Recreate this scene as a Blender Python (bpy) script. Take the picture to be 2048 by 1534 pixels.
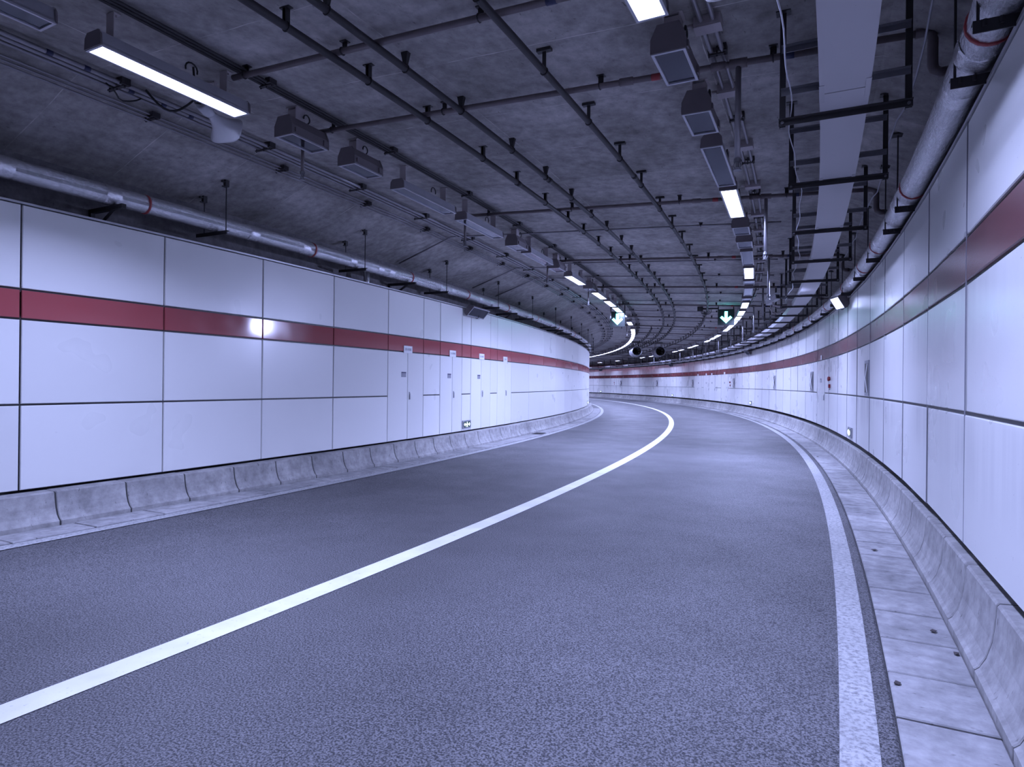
import bpy, math, random
from mathutils import Vector, Matrix

# ------------------------------------------------------------------ scene, camera, world, exposure
sc = bpy.context.scene
for o in list(bpy.data.objects):
    bpy.data.objects.remove(o)
C = sc.collection
RC = 106.725            # plan radius of the bend at the camera; s runs along the bend, r across it (outwards +)
CAM_YAW, CAM_PITCH, CAM_ROLL, CAM_F, CAM_H = 0.506765, -0.000432, 0.010159, 1263.22, 1.6

cam_data = bpy.data.cameras.new('camera')
cam_data.sensor_width = 36.0
cam_data.sensor_fit = 'HORIZONTAL'
cam_data.lens = CAM_F / 2048 * 36.0
cam_data.clip_start = 0.05
cam_data.clip_end = 400
cam = bpy.data.objects.new('camera', cam_data)
C.objects.link(cam)
fw = Vector((-math.sin(CAM_YAW) * math.cos(CAM_PITCH), math.cos(CAM_YAW) * math.cos(CAM_PITCH), math.sin(CAM_PITCH)))
rt = Vector((math.cos(CAM_YAW), math.sin(CAM_YAW), 0))
up = rt.cross(fw)
r2 = rt * math.cos(CAM_ROLL) + up * math.sin(CAM_ROLL)
u2 = -rt * math.sin(CAM_ROLL) + up * math.cos(CAM_ROLL)
M = Matrix(((r2.x, u2.x, -fw.x, 0), (r2.y, u2.y, -fw.y, 0), (r2.z, u2.z, -fw.z, CAM_H), (0, 0, 0, 1)))
cam.matrix_world = M
sc.camera = cam

world = bpy.data.worlds.new('world')
sc.world = world
world.use_nodes = True
world.node_tree.nodes['Background'].inputs[0].default_value = (0.5, 0.5, 0.8, 1)
world.node_tree.nodes['Background'].inputs[1].default_value = 0.02

sc.cycles.max_bounces = 5
sc.cycles.diffuse_bounces = 3
sc.cycles.glossy_bounces = 3
sc.cycles.transmission_bounces = 2
sc.cycles.transparent_max_bounces = 4
sc.cycles.adaptive_threshold = 0.05
sc.view_settings.view_transform = 'Standard'
sc.view_settings.look = 'None'
sc.view_settings.exposure = 0.95
sc.view_settings.gamma = 1.0
sc.view_settings.use_curve_mapping = False

LAMP_W = 100.0                       # watts of one lit linear lamp
LAMP_FAR_W = 50.0                   # dimmed lamps of the dense chain round the bend
LAMP_SPREAD = 138
LAMP_COL = (0.46, 0.53, 1.0)
FLOOD_W = 105.0                      # watts of the lit wall floodlight
rng = random.Random(7)


# ------------------------------------------------------------------ placing along the bend
def P(s, r, z):
    th = s / RC
    return Vector(((RC + r) * math.cos(th) - RC, (RC + r) * math.sin(th), z))


def zc(r):                           # underside of the ceiling slab (slight cross fall)
    return 4.47 - 0.04 * (r + 2.3)


def zhl(r):                          # ceiling incl. both haunches
    if r < -6.85:
        return zc(-6.85) + (r + 6.85) * (zc(-6.85) - 4.12) / 1.4
    if r > 0.3:
        return zc(0.3) - (r - 0.3) * (zc(0.3) - 3.95) / 0.9
    return zc(r)


S0, S1 = -14.0, 104.0
RL, RR = -7.825, 0.734               # faces of the two panel walls


# ------------------------------------------------------------------ mesh building
class MB:
    def __init__(self):
        self.v, self.f, self.uv = [], [], []

    def add(self, vs, fs, uvs=None):
        n = len(self.v)
        self.v += [tuple(x) for x in vs]
        self.f += [tuple(i + n for i in f) for f in fs]
        self.uv += list(uvs) if uvs else [(0, 0)] * len(vs)

    def box(self, c, size, m=None):
        x, y, z = [a / 2 for a in size]
        vs = [Vector((sx * x, sy * y, sz * z)) for sx in (-1, 1) for sy in (-1, 1) for sz in (-1, 1)]
        if m is not None:
            vs = [m @ v for v in vs]
        vs = [v + Vector(c) for v in vs]
        self.add(vs, [(0, 1, 3, 2), (4, 6, 7, 5), (0, 4, 5, 1), (2, 3, 7, 6), (0, 2, 6, 4), (1, 5, 7, 3)])
        return self

    def prism(self, poly, y0, y1, caps=True, closed=True):
        """poly of (x, z), extruded along y"""
        n = len(poly)
        vs = [Vector((x, y0, z)) for x, z in poly] + [Vector((x, y1, z)) for x, z in poly]
        fs = [(i, (i + 1) % n, (i + 1) % n + n, i + n) for i in range(n if closed else n - 1)]
        if caps:
            fs += [tuple(range(n)), tuple(range(2 * n - 1, n - 1, -1))]
        self.add(vs, fs)
        return self

    def tube(self, pts, rad, n=8, caps=True):
        pts = [Vector(p) for p in pts]
        rads = rad if isinstance(rad, (list, tuple)) else [rad] * len(pts)
        vs, fs = [], []
        prev = None
        for i, p in enumerate(pts):
            t = (pts[min(i + 1, len(pts) - 1)] - pts[max(i - 1, 0)]).normalized()
            if prev is None:
                a = Vector((0, 0, 1)) if abs(t.z) < 0.9 else Vector((1, 0, 0))
                u = t.cross(a).normalized()
            else:
                u = (prev - t * prev.dot(t)).normalized()
            prev = u
            w = t.cross(u)
            for k in range(n):
                a = 2 * math.pi * k / n
                vs.append(p + (u * math.cos(a) + w * math.sin(a)) * rads[i])
        for i in range(len(pts) - 1):
            for k in range(n):
                fs.append((i * n + k, i * n + (k + 1) % n, (i + 1) * n + (k + 1) % n, (i + 1) * n + k))
        if caps:
            fs += [tuple(range(n - 1, -1, -1)), tuple((len(pts) - 1) * n + k for k in range(n))]
        self.add(vs, fs)
        return self

    def sweep(self, prof, s0, s1, ds=1.0, closed=False, caps=True, fn=None):
        """profile of (r, z) swept along the bend"""
        k = max(1, int(round(abs(s1 - s0) / ds)))
        n = len(prof)
        cum = [0]
        for i in range(1, n):
            cum.append(cum[-1] + math.hypot(prof[i][0] - prof[i - 1][0], prof[i][1] - prof[i - 1][1]))
        vs, uvs, fs = [], [], []
        for i in range(k + 1):
            s = s0 + (s1 - s0) * i / k
            for j, (r, z) in enumerate(prof):
                if fn:
                    r, z = fn(s, j, r, z)
                vs.append(P(s, r, z))
                uvs.append((s, cum[j]))
        for i in range(k):
            for j in range(n if closed else n - 1):
                j2 = (j + 1) % n
                fs.append((i * n + j, i * n + j2, (i + 1) * n + j2, (i + 1) * n + j))
        if closed and caps:
            fs += [tuple(range(n - 1, -1, -1)), tuple(k * n + j for j in range(n))]
        self.add(vs, fs, uvs)
        return self

    def ring(self, r, z, rad, s0, s1, ds=1.0, n=10, fn=None):
        prof = [(r + rad * math.cos(2 * math.pi * k / n), z + rad * math.sin(2 * math.pi * k / n)) for k in range(n)]
        return self.sweep(prof, s0, s1, ds, True, True, fn)

    def mesh(self, name, mat, smooth=False):
        me = bpy.data.meshes.new(name)
        me.from_pydata(self.v, [], self.f)
        if any(u != (0, 0) for u in self.uv):
            lay = me.uv_layers.new(name='UVMap')
            for l in me.loops:
                lay.data[l.index].uv = self.uv[l.vertex_index]
        me.materials.append(mat)
        if smooth:
            for p in me.polygons:
                p.use_smooth = len(p.vertices) == 4
        me.update()
        return me

    def build(self, name, mat, parent=None, smooth=False, loc=None, rotz=0.0):
        o = bpy.data.objects.new(name, self.mesh(name, mat, smooth))
        C.objects.link(o)
        if parent:
            o.parent = parent
        if loc is not None:
            o.location = loc
        o.rotation_euler[2] = rotz
        return o


def put(name, me, parent, loc=(0, 0, 0), rotz=0.0):
    o = bpy.data.objects.new(name, me)
    C.objects.link(o)
    o.parent = parent
    o.location = loc
    o.rotation_euler[2] = rotz
    return o


def tag(o, label, cat, group=None, kind=None):
    o['label'] = label
    if cat:
        o['category'] = cat
    if group:
        o['group'] = group
    if kind:
        o['kind'] = kind
    return o


def thing(name, label, cat, s=0.0, r=0.0, z=0.0, group=None, at=True):
    o = bpy.data.objects.new(name, None)
    o.empty_display_size = 0.1
    C.objects.link(o)
    if at:
        o.location = P(s, r, z)
        o.rotation_euler[2] = s / RC
    return tag(o, label, cat, group)


def dup(root, s, r, z, label, group=None):
    c = root.copy()
    C.objects.link(c)
    c.location = P(s, r, z)
    c.rotation_euler[2] = s / RC
    c['label'] = label
    if group:
        c['group'] = group
    elif 'group' in c.keys():
        del c['group']
    for ch in list(root.children):
        d = ch.copy()
        C.objects.link(d)
        d.parent = c
        for g in list(ch.children):
            e = g.copy()
            C.objects.link(e)
            e.parent = d
    return c


# ------------------------------------------------------------------ materials
def new_mat(name):
    m = bpy.data.materials.new(name)
    m.use_nodes = True
    nt = m.node_tree
    return m, nt, nt.nodes['Principled BSDF']


def link(nt, a, b):
    nt.links.new(a, b)


def coords(nt, kind='POS', scale=(1, 1, 1)):
    if kind == 'POS':
        g = nt.nodes.new('ShaderNodeNewGeometry').outputs['Position']
    elif kind == 'UV':
        g = nt.nodes.new('ShaderNodeTexCoord').outputs['UV']
    else:
        g = nt.nodes.new('ShaderNodeTexCoord').outputs['Object']
    mp = nt.nodes.new('ShaderNodeMapping')
    mp.inputs['Scale'].default_value = scale
    link(nt, g, mp.inputs['Vector'])
    return mp.outputs['Vector']


def noise(nt, vec, scale, detail=3.0, rough=0.55, dist=0.0):
    n = nt.nodes.new('ShaderNodeTexNoise')
    n.inputs['Scale'].default_value = scale
    n.inputs['Detail'].default_value = detail
    n.inputs['Roughness'].default_value = rough
    n.inputs['Distortion'].default_value = dist
    link(nt, vec, n.inputs['Vector'])
    return n.outputs['Fac']


def ramp(nt, fac, stops):
    n = nt.nodes.new('ShaderNodeValToRGB')
    el = n.color_ramp.elements
    while len(el) < len(stops):
        el.new(0.5)
    for e, (p, c) in zip(el, stops):
        e.position = p
        e.color = (c, c, c, 1) if isinstance(c, (int, float)) else (*c, 1)
    link(nt, fac, n.inputs['Fac'])
    return n.outputs['Color']


def mix(nt, fac, a, b, mode='MIX'):
    n = nt.nodes.new('ShaderNodeMix')
    n.data_type = 'RGBA'
    n.blend_type = mode
    n.clamp_factor = True
    for sock, val in ((n.inputs[0], fac), (n.inputs[6], a), (n.inputs[7], b)):
        if isinstance(val, (int, float)):
            sock.default_value = val
        elif isinstance(val, tuple):
            sock.default_value = (*val, 1)
        else:
            link(nt, val, sock)
    return n.outputs[2]


def bump(nt, bsdf, h, strength, dist):
    b = nt.nodes.new('ShaderNodeBump')
    b.inputs['Strength'].default_value = strength
    b.inputs['Distance'].default_value = dist
    link(nt, h, b.inputs['Height'])
    link(nt, b.outputs['Normal'], bsdf.inputs['Normal'])


def simple(name, col, rough=0.5, metal=0.0, var=0.15, nscale=8.0, bmp=0.0):
    m, nt, b = new_mat(name)
    v = coords(nt)
    f = noise(nt, v, nscale, 3)
    c = mix(nt, f, tuple(x * (1 - var) for x in col), tuple(min(1, x * (1 + var)) for x in col))
    link(nt, c, b.inputs['Base Color'])
    b.inputs['Roughness'].default_value = rough
    b.inputs['Metallic'].default_value = metal
    if bmp:
        bump(nt, b, noise(nt, v, nscale * 6, 2), bmp, 0.003)
    return m


def emit(name, col, strength):
    m, nt, b = new_mat(name)
    b.inputs['Base Color'].default_value = (0.8, 0.8, 0.8, 1)
    b.inputs['Emission Color'].default_value = (*col, 1)
    b.inputs['Emission Strength'].default_value = strength
    if strength < 20 and name != 'green_signal_glow':
        m.cycles.emission_sampling = 'NONE'      # their light comes from the area lamps set in them
    return m


def m_asphalt():
    m, nt, b = new_mat('asphalt')
    v = coords(nt)
    g1 = noise(nt, v, 95, 2, 0.6)
    vo = nt.nodes.new('ShaderNodeTexVoronoi')
    vo.inputs['Scale'].default_value = 75
    link(nt, v, vo.inputs['Vector'])
    grain = mix(nt, 0.5, g1, vo.outputs['Color'])
    gray = ramp(nt, g1, [(0.40, (0.022, 0.022, 0.026)), (0.60, (0.175, 0.172, 0.18))])
    big = ramp(nt, noise(nt, v, 0.55, 4, 0.6), [(0.3, 0.78), (0.7, 1.15)])
    fine = ramp(nt, noise(nt, v, 260, 1), [(0.35, 0.75), (0.65, 1.25)])
    c = mix(nt, 1.0, gray, big, 'MULTIPLY')
    c = mix(nt, 1.0, c, fine, 'MULTIPLY')
    link(nt, c, b.inputs['Base Color'])
    link(nt, ramp(nt, noise(nt, v, 1.3, 3), [(0.3, 0.52), (0.7, 0.66)]), b.inputs['Roughness'])
    b.inputs['Specular IOR Level'].default_value = 0.4
    bump(nt, b, grain, 0.8, 0.008)
    return m


def m_paint(name, col, wear, scale=26, bright=(0.16, 0.16, 0.17)):
    m, nt, b = new_mat(name)
    v = coords(nt)
    w = ramp(nt, noise(nt, v, scale, 6, 0.72), [(wear - 0.09, 1.0), (wear + 0.09, 0.0)])
    lg = ramp(nt, noise(nt, v, 2.5, 3), [(0.3, 0.85), (0.7, 1.05)])
    c = mix(nt, 1.0, col, lg, 'MULTIPLY')
    link(nt, mix(nt, w, c, bright), b.inputs['Base Color'])
    b.inputs['Roughness'].default_value = 0.55
    bump(nt, b, noise(nt, v, 120, 2), 0.3, 0.003)
    return m


def m_concrete(name, lo, hi, kind='POS', stretch=(1, 1, 1), joints=None, rough=0.85, bmp=0.25, pores=True, stain=1.0):
    m, nt, b = new_mat(name)
    v = coords(nt, kind, stretch)
    big = noise(nt, v, 0.9, 5, 0.62)
    mid = noise(nt, v, 7, 5, 0.65)
    c = mix(nt, ramp(nt, big, [(0.3, 0.0), (0.7, 1.0)]), lo, hi)
    c = mix(nt, 1.0, c, ramp(nt, mid, [(0.25, 0.6), (0.7, 1.25)]), 'MULTIPLY')
    if pores:
        pv = noise(nt, coords(nt, kind, tuple(a * b_ for a, b_ in zip(stretch, (1.0, 2.6, 1.0)))), 9.5, 3, 0.7)
        c = mix(nt, 1.0, c, ramp(nt, pv, [(0.27, 0.45), (0.36, 1.0)]), 'MULTIPLY')
    if joints:
        br = nt.nodes.new('ShaderNodeTexBrick')
        br.offset = 0.0
        br.inputs['Scale'].default_value = 1.0
        br.inputs['Brick Width'].default_value = joints[0]
        br.inputs['Row Height'].default_value = joints[1]
        br.inputs['Mortar Size'].default_value = 0.007
        br.inputs['Mortar Smooth'].default_value = 0.8
        br.inputs['Color1'].default_value = (0.84, 0.84, 0.84, 1)
        br.inputs['Color2'].default_value = (1, 1, 1, 1)
        br.inputs['Mortar'].default_value = (1.0, 1.0, 1.0, 1)
        uvv = coords(nt, kind)
        wob = nt.nodes.new('ShaderNodeVectorMath')
        wob.operation = 'ADD'
        link(nt, uvv, wob.inputs[0])
        nn = nt.nodes.new('ShaderNodeTexNoise')
        nn.inputs['Scale'].default_value = 2.0
        link(nt, uvv, nn.inputs['Vector'])
        sc_ = nt.nodes.new('ShaderNodeVectorMath')
        sc_.operation = 'SCALE'
        sc_.inputs['Scale'].default_value = 0.03
        link(nt, nn.outputs['Color'], sc_.inputs[0])
        link(nt, sc_.outputs[0], wob.inputs[1])
        link(nt, wob.outputs[0], br.inputs['Vector'])
        c = mix(nt, 1.0, c, br.outputs['Color'], 'MULTIPLY')
        line = ramp(nt, noise(nt, uvv, 3.0, 3), [(0.45, 0.0), (0.65, 1.0)])
        fac = nt.nodes.new('ShaderNodeMath')
        fac.operation = 'MULTIPLY'
        link(nt, br.outputs['Fac'], fac.inputs[0])
        link(nt, line, fac.inputs[1])
        c = mix(nt, fac.outputs[0], c, tuple(min(1, x * 1.3) for x in hi))
    link(nt, c, b.inputs['Base Color'])
    b.inputs['Roughness'].default_value = rough
    bump(nt, b, mid, bmp, 0.01)
    return m


def m_panel(name, col, rough, dirt, dcol=(0.30, 0.31, 0.36), streak=True, coat=0.0):
    m, nt, b = new_mat(name)
    v = coords(nt)
    oi = nt.nodes.new('ShaderNodeObjectInfo')
    tone = ramp(nt, oi.outputs['Random'], [(0.0, 0.93), (1.0, 1.03)])
    c = mix(nt, 1.0, col, tone, 'MULTIPLY')
    sm = noise(nt, v, 1.4, 3, 0.5, 0.4)
    c = mix(nt, ramp(nt, sm, [(0.45, 0.0), (0.85, 0.16 * dirt)]), c, dcol)
    if streak:
        st = noise(nt, coords(nt, 'POS', (3.0, 3.0, 0.16)), 2.0, 3, 0.5)
        reg = noise(nt, coords(nt, 'POS', (0.30, 0.30, 0.9)), 1.0, 2)
        k = nt.nodes.new('ShaderNodeMath')
        k.operation = 'MULTIPLY'
        link(nt, ramp(nt, st, [(0.35, 0.0), (0.75, 1.0)]), k.inputs[0])
        link(nt, ramp(nt, reg, [(0.44, 0.0), (0.60, 1.6 * dirt)]), k.inputs[1])
        # run-off dirt hanging below the two horizontal joints
        sep = nt.nodes.new('ShaderNodeSeparateXYZ')
        link(nt, nt.nodes.new('ShaderNodeNewGeometry').outputs['Position'], sep.inputs[0])
        zz = nt.nodes.new('ShaderNodeMath')
        zz.operation = 'MULTIPLY'
        zz.inputs[1].default_value = 0.25
        link(nt, sep.outputs['Z'], zz.inputs[0])
        hang = ramp(nt, zz.outputs[0], [(0.20, 0.0), (0.345, 1.0), (0.358, 0.08), (0.44, 0.0), (0.565, 0.7), (0.58, 0.0)])
        k2 = nt.nodes.new('ShaderNodeMath')
        k2.operation = 'MULTIPLY'
        link(nt, k.outputs[0], k2.inputs[0])
        link(nt, hang, k2.inputs[1])
        c = mix(nt, k2.outputs[0], c, dcol)
        sp = noise(nt, v, 55, 2, 0.5)
        c = mix(nt, ramp(nt, sp, [(0.74, 0.0), (0.765, 0.9 * dirt)]), c, (0.08, 0.08, 0.1))
    link(nt, c, b.inputs['Base Color'])
    link(nt, ramp(nt, noise(nt, v, 1.2, 2), [(0.3, max(0.03, rough - 0.03)), (0.7, rough + 0.05)]), b.inputs['Roughness'])
    b.inputs['Specular IOR Level'].default_value = 0.6
    bump(nt, b, noise(nt, coords(nt, 'POS', (1, 1, 0.16)), 2.6, 0), 0.03, 0.05)
    return m


def m_foil():
    m, nt, b = new_mat('aluminium_foil_wrap')
    v = coords(nt, 'UV', (1.0, 3.0, 1.0))
    n1 = noise(nt, v, 14.0, 6, 0.7, 1.0)
    v2 = coords(nt, 'POS')
    n2 = noise(nt, v2, 26.0, 5, 0.7)
    h = mix(nt, 0.45, n1, n2)
    link(nt, ramp(nt, n2, [(0.3, (0.60, 0.60, 0.62)), (0.7, (0.88, 0.88, 0.90))]), b.inputs['Base Color'])
    b.inputs['Metallic'].default_value = 0.92
    b.inputs['Roughness'].default_value = 0.27
    bump(nt, b, h, 0.9, 0.02)
    return m


def m_glass():
    m, nt, b = new_mat('lamp_glass')
    nt.nodes.remove(b)
    out = nt.nodes['Material Output']
    tr = nt.nodes.new('ShaderNodeBsdfTransparent')
    tr.inputs[0].default_value = (0.97, 0.97, 0.98, 1)
    gl = nt.nodes.new('ShaderNodeBsdfGlossy')
    gl.inputs['Roughness'].default_value = 0.12
    gl.inputs['Color'].default_value = (0.8, 0.82, 0.9, 1)
    fr = nt.nodes.new('ShaderNodeFresnel')
    fr.inputs['IOR'].default_value = 1.5
    ad = nt.nodes.new('ShaderNodeMath')
    ad.operation = 'ADD'
    ad.inputs[1].default_value = 0.03
    link(nt, fr.outputs[0], ad.inputs[0])
    mx = nt.nodes.new('ShaderNodeMixShader')
    link(nt, ad.outputs[0], mx.inputs[0])
    link(nt, tr.outputs[0], mx.inputs[1])
    link(nt, gl.outputs[0], mx.inputs[2])
    link(nt, mx.outputs[0], out.inputs[0])
    return m


ASPHALT = m_asphalt()
PAINT = m_paint('road_paint', (0.78, 0.78, 0.76), 0.30)
PAINT_WORN = m_paint('worn_road_paint', (0.46, 0.46, 0.46), 0.46, 34, (0.19, 0.19, 0.2))
SLAB = m_concrete('gutter_concrete', (0.20, 0.20, 0.205), (0.44, 0.43, 0.43), bmp=0.35)
KERB = m_concrete('kerb_concrete', (0.26, 0.255, 0.255), (0.42, 0.41, 0.40), bmp=0.25)
CEIL = m_concrete('ceiling_concrete', (0.25, 0.237, 0.225), (0.52, 0.495, 0.48), 'UV', (1, 1, 1), joints=(1.22, 2.44), bmp=0.3)
BACKWALL = m_concrete('rear_wall_concrete', (0.14, 0.135, 0.14), (0.2, 0.19, 0.195), bmp=0.3)
WHITE_L = m_panel('white_enamel_clean', (0.80, 0.80, 0.78), 0.30, 0.12, (0.6, 0.6, 0.6), streak=False)
WHITE_R = m_panel('white_enamel_dusty', (0.80, 0.80, 0.78), 0.29, 0.5, (0.42, 0.42, 0.44))
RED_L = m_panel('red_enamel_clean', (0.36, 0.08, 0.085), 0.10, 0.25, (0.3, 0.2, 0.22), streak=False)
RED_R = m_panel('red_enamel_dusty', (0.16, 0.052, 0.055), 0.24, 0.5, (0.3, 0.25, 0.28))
RAIL = simple('aluminium_rail', (0.55, 0.55, 0.57), 0.4, 0.6)
BLACK = simple('black_steel_paint', (0.028, 0.026, 0.028), 0.45, 0.0, 0.3)
DARK = simple('dark_pipe_paint', (0.03, 0.027, 0.03), 0.55, 0.0, 0.3)
GALV = simple('galvanised_steel', (0.24, 0.24, 0.26), 0.42, 0.7, 0.2)
GREYPIPE = simple('dull_red_brown_pipe', (0.16, 0.135, 0.14), 0.42, 0.0, 0.25)
CONDUIT = simple('steel_conduit', (0.30, 0.29, 0.31), 0.40, 0.5, 0.2)
FOIL = m_foil()
TAPE = simple('red_tape', (0.32, 0.045, 0.05), 0.5)
BLUETAPE = simple('dark_blue_tape', (0.03, 0.035, 0.09), 0.5)
ALU = simple('lamp_aluminium', (0.48, 0.48, 0.52), 0.38, 0.45, 0.12)
TAUPE = simple('taupe_lamp_paint', (0.17, 0.15, 0.16), 0.5, 0.0, 0.12)
LGREY = simple('pale_bracket_paint', (0.42, 0.38, 0.39), 0.55, 0.0, 0.12)
REFL = simple('lamp_reflector', (0.86, 0.86, 0.88), 0.45, 0.25, 0.05)
BULB = simple('frosted_bulb', (0.85, 0.85, 0.88), 0.3)
GLASS = m_glass()
LIT = emit('lit_lamp_pane', (0.50, 0.57, 1.0), 9.0)
RUBBER = simple('black_rubber_cable', (0.02, 0.02, 0.022), 0.5)
WIRE = simple('pale_cable', (0.40, 0.40, 0.44), 0.45)
TRAY = m_panel('fireproof_tray_board', (0.42, 0.41, 0.43), 0.5, 0.5, (0.3, 0.29, 0.3))
TRAYGAP = simple('tray_gap_edge', (0.10, 0.10, 0.11), 0.7)
CREAM = simple('speaker_plastic', (0.55, 0.55, 0.58), 0.4, 0.0, 0.08)
SIGNW = simple('white_sign', (0.80, 0.80, 0.82), 0.5, 0.0, 0.04)
INK = simple('dark_ink', (0.06, 0.06, 0.12), 0.6)
SIGNGREY = simple('grey_notice', (0.30, 0.30, 0.34), 0.5, 0.0, 0.2, 60)
SIGNDARK = simple('dark_sign_face', (0.05, 0.05, 0.06), 0.4)
STEELFR = simple('steel_sign_frame', (0.40, 0.41, 0.45), 0.35, 0.6)
EXITG = simple('dark_green_exit_face', (0.012, 0.04, 0.035), 0.35)
EXITW = emit('exit_pictogram_glow', (0.75, 1.0, 1.0), 2.2)
SIGBOX = simple('signal_box_black', (0.02, 0.03, 0.03), 0.5)
ARROW = emit('green_signal_glow', (0.10, 1.0, 0.92), 7.0)
REDX = emit('red_signal_glow', (1.0, 0.04, 0.06), 55.0)
REDPL = simple('red_alarm_plastic', (0.22, 0.02, 0.025), 0.4)
DIRT = simple('dark_drain_iron', (0.03, 0.03, 0.03), 0.7)
FANMETAL = simple('fan_casing_metal', (0.30, 0.30, 0.33), 0.35, 0.6)

# ------------------------------------------------------------------ the setting: road, gutters, walls, ceiling
def structure(o, label):
    return tag(o, label, None, None, 'structure')


floor = structure(MB().sweep([(-8.3, -0.012), (-7.2, -0.004), (-3.5, 0.0), (0.2, -0.004), (0.215, -0.012), (1.25, -0.012)], S0, S1, 1.0)
                  .build('floor', ASPHALT), 'dark grainy asphalt roadway curving left through the tunnel')
ceiling = structure(MB().sweep([(-8.25, 4.12), (-6.85, zc(-6.85)), (0.3, zc(0.3)), (1.2, 3.95)], S0, S1, 1.0)
                    .build('ceiling', CEIL), 'stained board-marked concrete tunnel ceiling')
wall_left = structure(MB().sweep([(-8.25, -0.1), (-8.25, 4.12)], S0, S1, 1.0).build('wall_left', BACKWALL),
                      'inner tunnel wall clad in white panels with a red stripe')
wall_right = structure(MB().sweep([(1.2, -0.1), (1.2, 3.95)], S0, S1, 1.0).build('wall_right', BACKWALL),
                       'outer tunnel wall clad in dusty white panels with a red stripe')
wall_back = structure(MB().sweep([(-8.25, -0.1), (-8.25, 4.12), (-6.85, zc(-6.85)), (0.3, zc(0.3)), (1.2, 3.95), (1.2, -0.1)], S0, S0 + 0.2, 0.2, True)
                      .build('wall_back', BACKWALL), 'end of the built tunnel behind the camera')
wall_front = structure(MB().sweep([(-8.25, -0.1), (-8.25, 4.12), (-6.85, zc(-6.85)), (0.3, zc(0.3)), (1.2, 3.95), (1.2, -0.1)], S1 - 0.2, S1, 0.2, True)
                       .build('wall_front', BACKWALL), 'end of the built tunnel past the bend')

# painted lines (parts of the road)
MB().sweep([(-3.655, 0.004), (-3.455, 0.004)], S0, S1, 0.5).build('lane_line', PAINT, floor)['label'] = 'solid white line between the two lanes'
MB().sweep([(-0.028, 0.003), (0.131, 0.003)], S0, S1, 0.5).build('edge_line', PAINT_WORN, floor)['label'] = 'worn whitish edge line by the outer gutter'
MB().sweep([(-7.10, 0.003), (-6.93, 0.003)], S0, S1, 0.5).build('edge_line', PAINT_WORN, floor)['label'] = 'thin whitish edge line by the inner gutter'


def gutter(name, label, ra, rb, pitch, s_a, s_b):
    root = structure(MB().sweep([(ra, -0.008), (rb, -0.008)], S0, S1, 1.0).build(name, DIRT), label)
    n = int((s_b - s_a) / pitch)
    rm = (ra + rb) / 2
    ln = pitch * (RC + rm) / RC - 0.020
    w = abs(rb - ra) - 0.008
    mes = []
    for k in range(3):
        mb = MB()
        h = 0.012
        e = 0.006
        x, y = w / 2, ln / 2
        mb.add([Vector((-x, -y, -0.02)), Vector((x, -y, -0.02)), Vector((x, y, -0.02)), Vector((-x, y, -0.02)),
                Vector((-x, -y, h - e)), Vector((x, -y, h - e)), Vector((x, y, h - e)), Vector((-x, y, h - e)),
                Vector((-x + e, -y + e, h)), Vector((x - e, -y + e, h)), Vector((x - e, y - e, h)), Vector((-x + e, y - e, h))],
               [(0, 1, 5, 4), (1, 2, 6, 5), (2, 3, 7, 6), (3, 0, 4, 7), (4, 5, 9, 8), (5, 6, 10, 9), (6, 7, 11, 10), (7, 4, 8, 11), (8, 9, 10, 11)])
        mes.append(mb.mesh('gutter_slab', SLAB))
    for i in range(n):
        s = s_a + (i + 0.5) * pitch
        put('gutter_slab', mes[i % 3], root, P(s, rm, rng.uniform(-0.003, 0.003)), s / RC)
    return root


gutter('gutter_right', 'strip of concrete gutter slabs beside the outer kerb', 0.213, 0.632, 0.55, -1.4 + 0.02, 84)
gutter('gutter_left', 'strip of concrete gutter slabs beside the inner kerb', -7.545, -7.13, 0.84, 1.53, 43)


def kerb(name, label, side, prof, pitch, s_a, s_b):
    """prof: (distance behind the kerb foot, z)"""
    r0 = 0.633 if side > 0 else -7.546
    full = [(r0 + side * (d + 0.006), z - 0.006) for d, z in prof] + [(r0 + side * 0.40, -0.05), (r0 + side * 0.02, -0.05)]
    root = structure(MB().sweep(full, S0, S1, 1.0, True).build(name, DIRT), label)
    ln = pitch * (RC + r0) / RC - 0.016
    mb = MB()
    poly = [(side * d, z) for d, z in prof] + [(side * 0.41, prof[-1][1] - 0.03), (side * 0.41, -0.04), (0, -0.04)]
    e = 0.008
    inner = [(x + (side * e if i < len(prof) else 0), z - (e if 2 < i < len(prof) else 0)) for i, (x, z) in enumerate(poly)]
    mb.prism(poly, -ln / 2 + e, ln / 2 - e, False)
    n = len(poly)
    for sgn in (-1, 1):
        a = [Vector((x, sgn * (ln / 2 - e), z)) for x, z in poly]
        b = [Vector((x, sgn * ln / 2, z)) for x, z in inner]
        mb.add(a + b, [(i, (i + 1) % n, (i + 1) % n + n, i + n) for i in range(n)] + [tuple(range(n, 2 * n))])
    me = mb.mesh('kerb_block', KERB)
    k = 0
    while s_a + (k + 0.5) * pitch < s_b:
        s = s_a + (k + 0.5) * pitch
        put('kerb_block', me, root, P(s, r0, rng.uniform(-0.004, 0.002)), s / RC)
        k += 1
    return root


kerb('kerb_right', 'row of curved concrete kerb blocks along the outer wall', 1,
     [(0, 0), (0, 0.055), (0.022, 0.075), (0.052, 0.13), (0.078, 0.22), (0.09, 0.31), (0.098, 0.42), (0.11, 0.435), (0.27, 0.445)], 0.84, -2.47, 84)
kerb('kerb_left', 'row of curved concrete kerb blocks along the inner wall', -1,
     [(0, 0), (0, 0.055), (0.03, 0.08), (0.06, 0.13), (0.085, 0.2), (0.10, 0.28), (0.11, 0.355), (0.125, 0.365), (0.30, 0.37)], 0.84, 1.39, 43)

# ------------------------------------------------------------------ wall cladding
panel_cache = {}


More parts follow.
